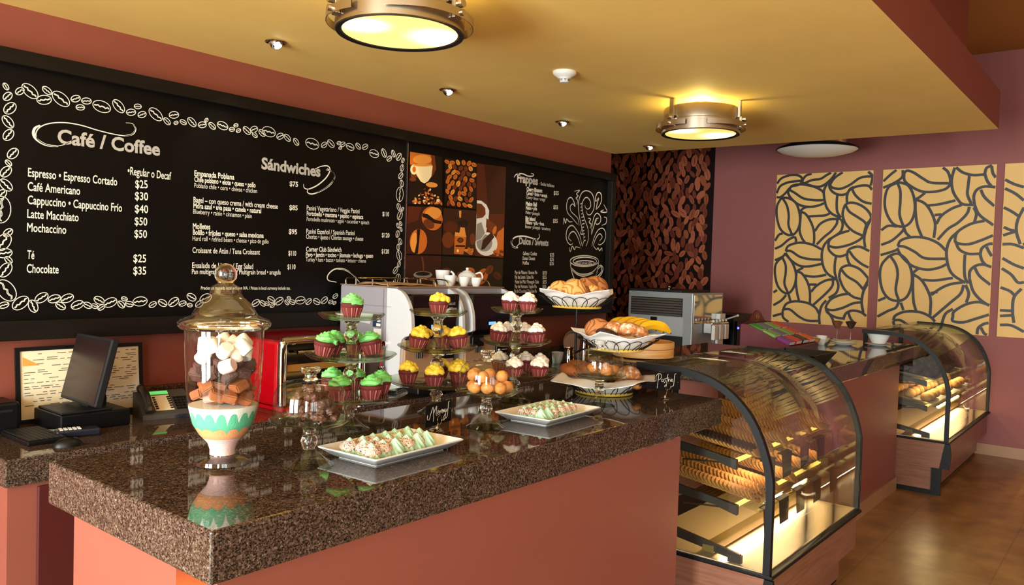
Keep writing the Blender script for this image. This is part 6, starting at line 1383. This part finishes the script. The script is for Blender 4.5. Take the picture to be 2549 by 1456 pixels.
t = thing('grey_box', 'grey counter box on the rear counter behind the middle bread basket', 'box', (5.95, 3.60, BZ)); MB().box(0, .32, 0, .3, 0, .28, b=.01).build('shell', M['dark'], t); MB().box(.01, .31, -.004, 0, .22, .26).build('front_strip', M['steel'], t, smooth=False)

# ------------------------------------------------------------------ frozen drink machine
t = thing('soft_serve_machine', 'large brushed steel soft serve machine with side louvres by the bean mural', 'machine', (6.74, 3.30, BZ))
Wd, D, H = .66, .68, .585
MB().box(0, Wd, 0, D, .02, H, b=.006).build('body', mat('pale_steel_body', (160, 160, 160), .35, .35), t)
for xx in (.05, Wd-.05):
    for yy in (.05, D-.05): MB().tube([(xx, yy, 0), (xx, yy, .021)], .02, 12).build('foot', M['black'], t)
lv = MB().box(-.003, 0, .10, D-.03, .36, H-.055).build('louvre_panel', M['black'], t, smooth=False)
mb = MB()
for k in range(7): mb.prism([(-.004, .105, .365+k*.0235), (-.014, .105, .365+k*.0235), (-.004, .105, .382+k*.0235)], (0, D-.14, 0))
mb.build('louvres', mat('louvre_slats', (96, 86, 78), .4, .3), lv, smooth=False, recalc=True)
mb = MB(); mb.box(-.004, 0, .09, D-.02, .18, .352).box(-.005, -.004, .10, D-.04, .222, .226); mb.build('side_panel', mat('pale_steel', (178, 178, 178), .35, .3), t, smooth=False)
MB().box(-.005, -.0038, .36, .43, .29, .345).build('rating_plate', M['black'], t, smooth=False)
MB().box(-.004, 0, .09, D-.02, .02, .175).build('lower_panel', M['dark'], t, smooth=False)
MB().box(.0, Wd-.06, .12, D, H+.0005, H+.022, b=.005).build('hopper_lid', M['dark'], t)
mb = MB(); mb.tube([(.10, .30, H+.022), (.10, .30, H+.034)], .008, 12); mb.ball((.10, .30, H+.045), .016, 14, 10); mb.build('lid_knob', M['chrome'], t)
MB().box(.03, Wd-.03, -.004, 0, .30, H-.02).build('front_plate', M['chrome'], t, smooth=False)
mb = MB(); mb.box(.22, .60, -.10, -.004, .20, .31, b=.012); d = mb.build('dispenser_head', M['chrome'], t)
for k in range(3): MB().box(.20+k*.12, .28+k*.12, -.135, -.10, .15, .29, b=.006).build('dispenser_spout', M['plastic'], d)
mb = MB()
for k in range(5): mb.ball((.26+k*.07, -.09, .325), .014, 12, 8)
mb.build('star_knobs', M['paper'], d)
mb = MB(); mb.tube([(.55, -.08, .33), (.74, -.12, .365)], .008, 8); mb.ball((.745, -.121, .366), .013, 10, 8); mb.build('draw_lever', M['plastic'], d)
MB().box(.50, .62, -.05, -.004, .33, .385, b=.004).build('control_box', M['plastic'], t)
MB().box(.50, .63, -.03, -.005, .025, .17, b=.004).build('cup_holder', M['plastic'], t)
t = thing('mini_fridge', 'dark glass door fridge with a small blue light, right of the soft serve machine', 'fridge', (7.62, 3.25, 0)); MB().box(0, .50, .02, .55, 0, 1.16, b=.006).build('cabinet', M['black'], t); MB().box(.03, .47, 0, .02, .1, 1.10).build('door', M['blackg'], t, smooth=False); MB().ball((.045, -.004, 1.03), .012, 10, 8).build('indicator', mat('blue_light', (60, 60, 255), emit=6), t)

# ------------------------------------------------------------------ till, telephone and papers on the rear counter
t = thing('touch_till', 'black touch screen till turned towards the left end of the counter', 'till', (1.56, 3.74, BZ))
MB().box(-.13, .17, -.12, .17, 0, .075, b=.006).build('base', M['black'], t)
MB().box(-.12, .10, -.10, .15, .0755, .085, b=.004).build('base_plate', M['dark'], t)
mb = MB(); mb.prism(smoothpts([(.02, -.03, .085), (.10, -.03, .085), (.085, -.03, .20), (.075, -.03, .26), (.045, -.03, .25), (.03, -.03, .15)], 3), (0, .09, 0)); mb.build('stand', M['black'], t, recalc=True)
S = MB(); S.xf = Matrix.Translation((.025, -.015, .255)) @ Matrix.Rotation(.24, 4, 'Y'); S.box(-.012, .022, -.18, .18, -.152, .152, b=.006); sc_ = S.build('screen', M['dark'], t)
S = MB(); S.xf = Matrix.Translation((.025, -.015, .255)) @ Matrix.Rotation(.24, 4, 'Y'); S.box(-.0135, -.0122, -.168, .168, -.138, .140); S.build('screen_glass', mat('screen_glass', (30, 16, 16), .3), sc_, smooth=False)
t = thing('telephone', 'dark office telephone with a green display beside the certificates', 'telephone', (1.95, 3.74, BZ), -.22)
R = Matrix.Rotation(.42, 4, 'X'); grey = mat('phone_grey', (72, 64, 56), .5)
mb = MB(); mb.prism([(-.12, -.10, 0), (-.12, .10, 0), (-.12, .10, .105), (-.12, .08, .11), (-.12, -.10, .022)], (.235, 0, 0)); mb.build('base', grey, t, smooth=False, recalc=True)
xf = Matrix.Translation((0, -.10, .022)) @ Matrix.Rotation(.453, 4, 'X')
def onface(x0, x1, y0, y1, h_, nm, m, par, b=0): q = MB(); q.xf = xf; q.box(x0, x1, y0, y1, .0005, h_, b=b); return q.build(nm, m, par)
onface(-.055, .03, .165, .188, .004, 'display', mat('green_display', (90, 190, 100), emit=.6), t)
onface(-.055, .03, .03, .155, .002, 'memo_card', M['parchment'], t)
for xx in (-.052, .015):
    q = MB(); q.xf = xf
    for k in range(6): q.box(xx, xx+.013, .04+k*.018, .048+k*.018, .0025, .006)
    q.build('line_key_column', M['dark'], t, smooth=False)
q = MB(); q.xf = xf
for r_ in range(5):
    for c in range(4): q.box(.042+c*.017, .055+c*.017, .03+r_*.022, .043+r_*.022, .0008, .006, b=.001)
q.build('number_keys', M['black'], t)
q = MB(); q.xf = xf; q.tube(smoothpts([(-.09, .0, .018), (-.09, .03, .034), (-.09, .10, .046), (-.09, .17, .034), (-.09, .20, .018)], 6), [.022]*5+[.017]*15+[.022]*5, 14); q.build('handset', mat('handset_black', (40, 32, 28), .25), t)
mb = MB(); P = [(.02+.16*(k/110)+.009*math.cos(k*1.3), -.14+.012*math.sin(k/110*5)+.004*0, .0125+.009*math.sin(k*1.3)) for k in range(110)]; mb.tube(P, .0022, 5); mb.build('coiled_cord', mat('blue_black_cord', (36, 40, 56), .4), t)
def certificate(label, x0, x1, z0, z1_, paper, seed, parts):
    t = thing('framed_certificate', label, 'certificate', (x0, 3.93, BZ), 0); t.rotation_euler = (-.09, 0, 0); w_ = x1-x0; h_ = z1_-BZ
    mb = MB(); mb.box(0, w_, 0, .014, 0, .018).box(0, w_, 0, .014, h_-.018, h_).box(0, .018, 0, .014, .018, h_-.018).box(w_-.018, w_, 0, .014, .018, h_-.018); mb.build('frame', M['black'], t, smooth=False)
    MB().box(.018, w_-.018, .006, .012, .018, h_-.018).build('paper', paper, t, smooth=False)
    r = random.Random(seed); mb = MB(); z = h_-.035
    while z > .05:
        x = .035
        while x < w_-.05:
            L = r.uniform(.012, .05)
            if r.random() < .72: mb.box(x, min(x+L, w_-.03), .005, .006, z, z+.0035)
            x += L+.012
        z -= r.choice([.009, .011, .018])
    mb.build('print', mat('print_grey', (110, 100, 92), .8), t, smooth=False)
    if parts: MB().prism([(.03, .0045, h_-.085), (.03, .0045, h_-.045), (.10, .0045, h_-.085)], (0, .0005, 0)).build('orange_emblem', mat('orange_print', (226, 150, 60), .7), t, smooth=False, recalc=True)
    return t
certificate('framed yellowish certificate leaning on the wall left of the till screen', 1.37, 1.66, BZ, 1.145, M['parchment'], 2, True)
certificate('framed white printed form leaning on the wall behind the telephone', 1.675, 1.945, BZ, 1.14, M['paper'], 5, False)
t = thing('receipt_printer', 'black receipt printer at the left edge behind the keyboard', 'printer', (1.17, 3.78, BZ)); MB().box(0, .16, 0, .18, 0, .13, b=.012).build('body', M['black'], t); MB().box(.03, .13, -.002, .0, .09, .10).build('paper_slot', M['dark'], t, smooth=False)
t = thing('keyboard', 'flat black keyboard at the left end of the rear counter', 'keyboard', (1.245, 3.46, BZ)); MB().box(0, .15, 0, .29, .0, .018, b=.004).build('case', M['black'], t)
mb = MB()
for i in range(7):
    for j in range(14): mb.box(.008+i*.0195, .0245+i*.0195, .008+j*.0197, .025+j*.0197, .0185, .0225)
mb.build('keys', M['dark'], t, smooth=False)
t = thing('computer_mouse', 'black computer mouse in front of the keyboard', 'mouse', (1.36, 3.37, BZ), -.3); mb = MB(); mb.ball((0, 0, .0), (.055, .03, .034), 20, 12); mb.v = [(x, y, max(z, 0)) for x, y, z in mb.v]; mb.build('shell', M['black'], t)
mb = MB(); mb.tube([(.02, 0, .033), (.034, 0, .029)], .004, 8); mb.build('wheel', M['dark'], t)
t = thing('card_terminal', 'dark handheld terminal with coloured keys beside the mouse', 'card terminal', (1.465, 3.535, BZ), -.22); MB().box(-.085, .085, -.03, .03, 0, .032, b=.008).build('body', mat('blue_black', (24, 28, 40), .35), t)
mb = MB()
for i in range(5):
    for j in range(3): mb.box(-.07+i*.017, -.058+i*.017, -.022+j*.016, -.012+j*.016, .0325, .036)
mb.build('keys', M['plastic'], t, smooth=False); MB().box(.025, .075, -.024, .024, .0322, .034).build('display', M['dark'], t, smooth=False)
mb = MB(); mb.box(-.08, -.073, -.022, -.008, .0325, .0355); mb.build('red_key', M['red'], t, smooth=False)
mb = MB(); mb.box(-.08, -.073, .0, .014, .0325, .0355); mb.build('green_key', mat('green_key', (40, 150, 70), .4), t, smooth=False)
t = thing('speaker_box', 'small black box between the telephone and the red oven', 'box', (2.12, 3.72, BZ)); MB().box(0, .10, 0, .12, 0, .13, b=.01).build('shell', M['black'], t); MB().box(.01, .09, -.003, .0, .02, .11).build('grille', M['dark'], t, smooth=False)
mb = MB(); rc = random.Random(2)
for k in range(5): mb.tube(smoothpts([(1.40+rc.uniform(-.03, .03), 3.62+rc.uniform(-.02, .06), BZ+.004+.01*rc.random()) for _ in range(5)], 6), .0022, 6)
o = mb.build('till_cables', mat('pale_blue_cable', (150, 176, 200), .4)); tag(o, 'loose pale blue cables on the counter beside the till base', 'cables')
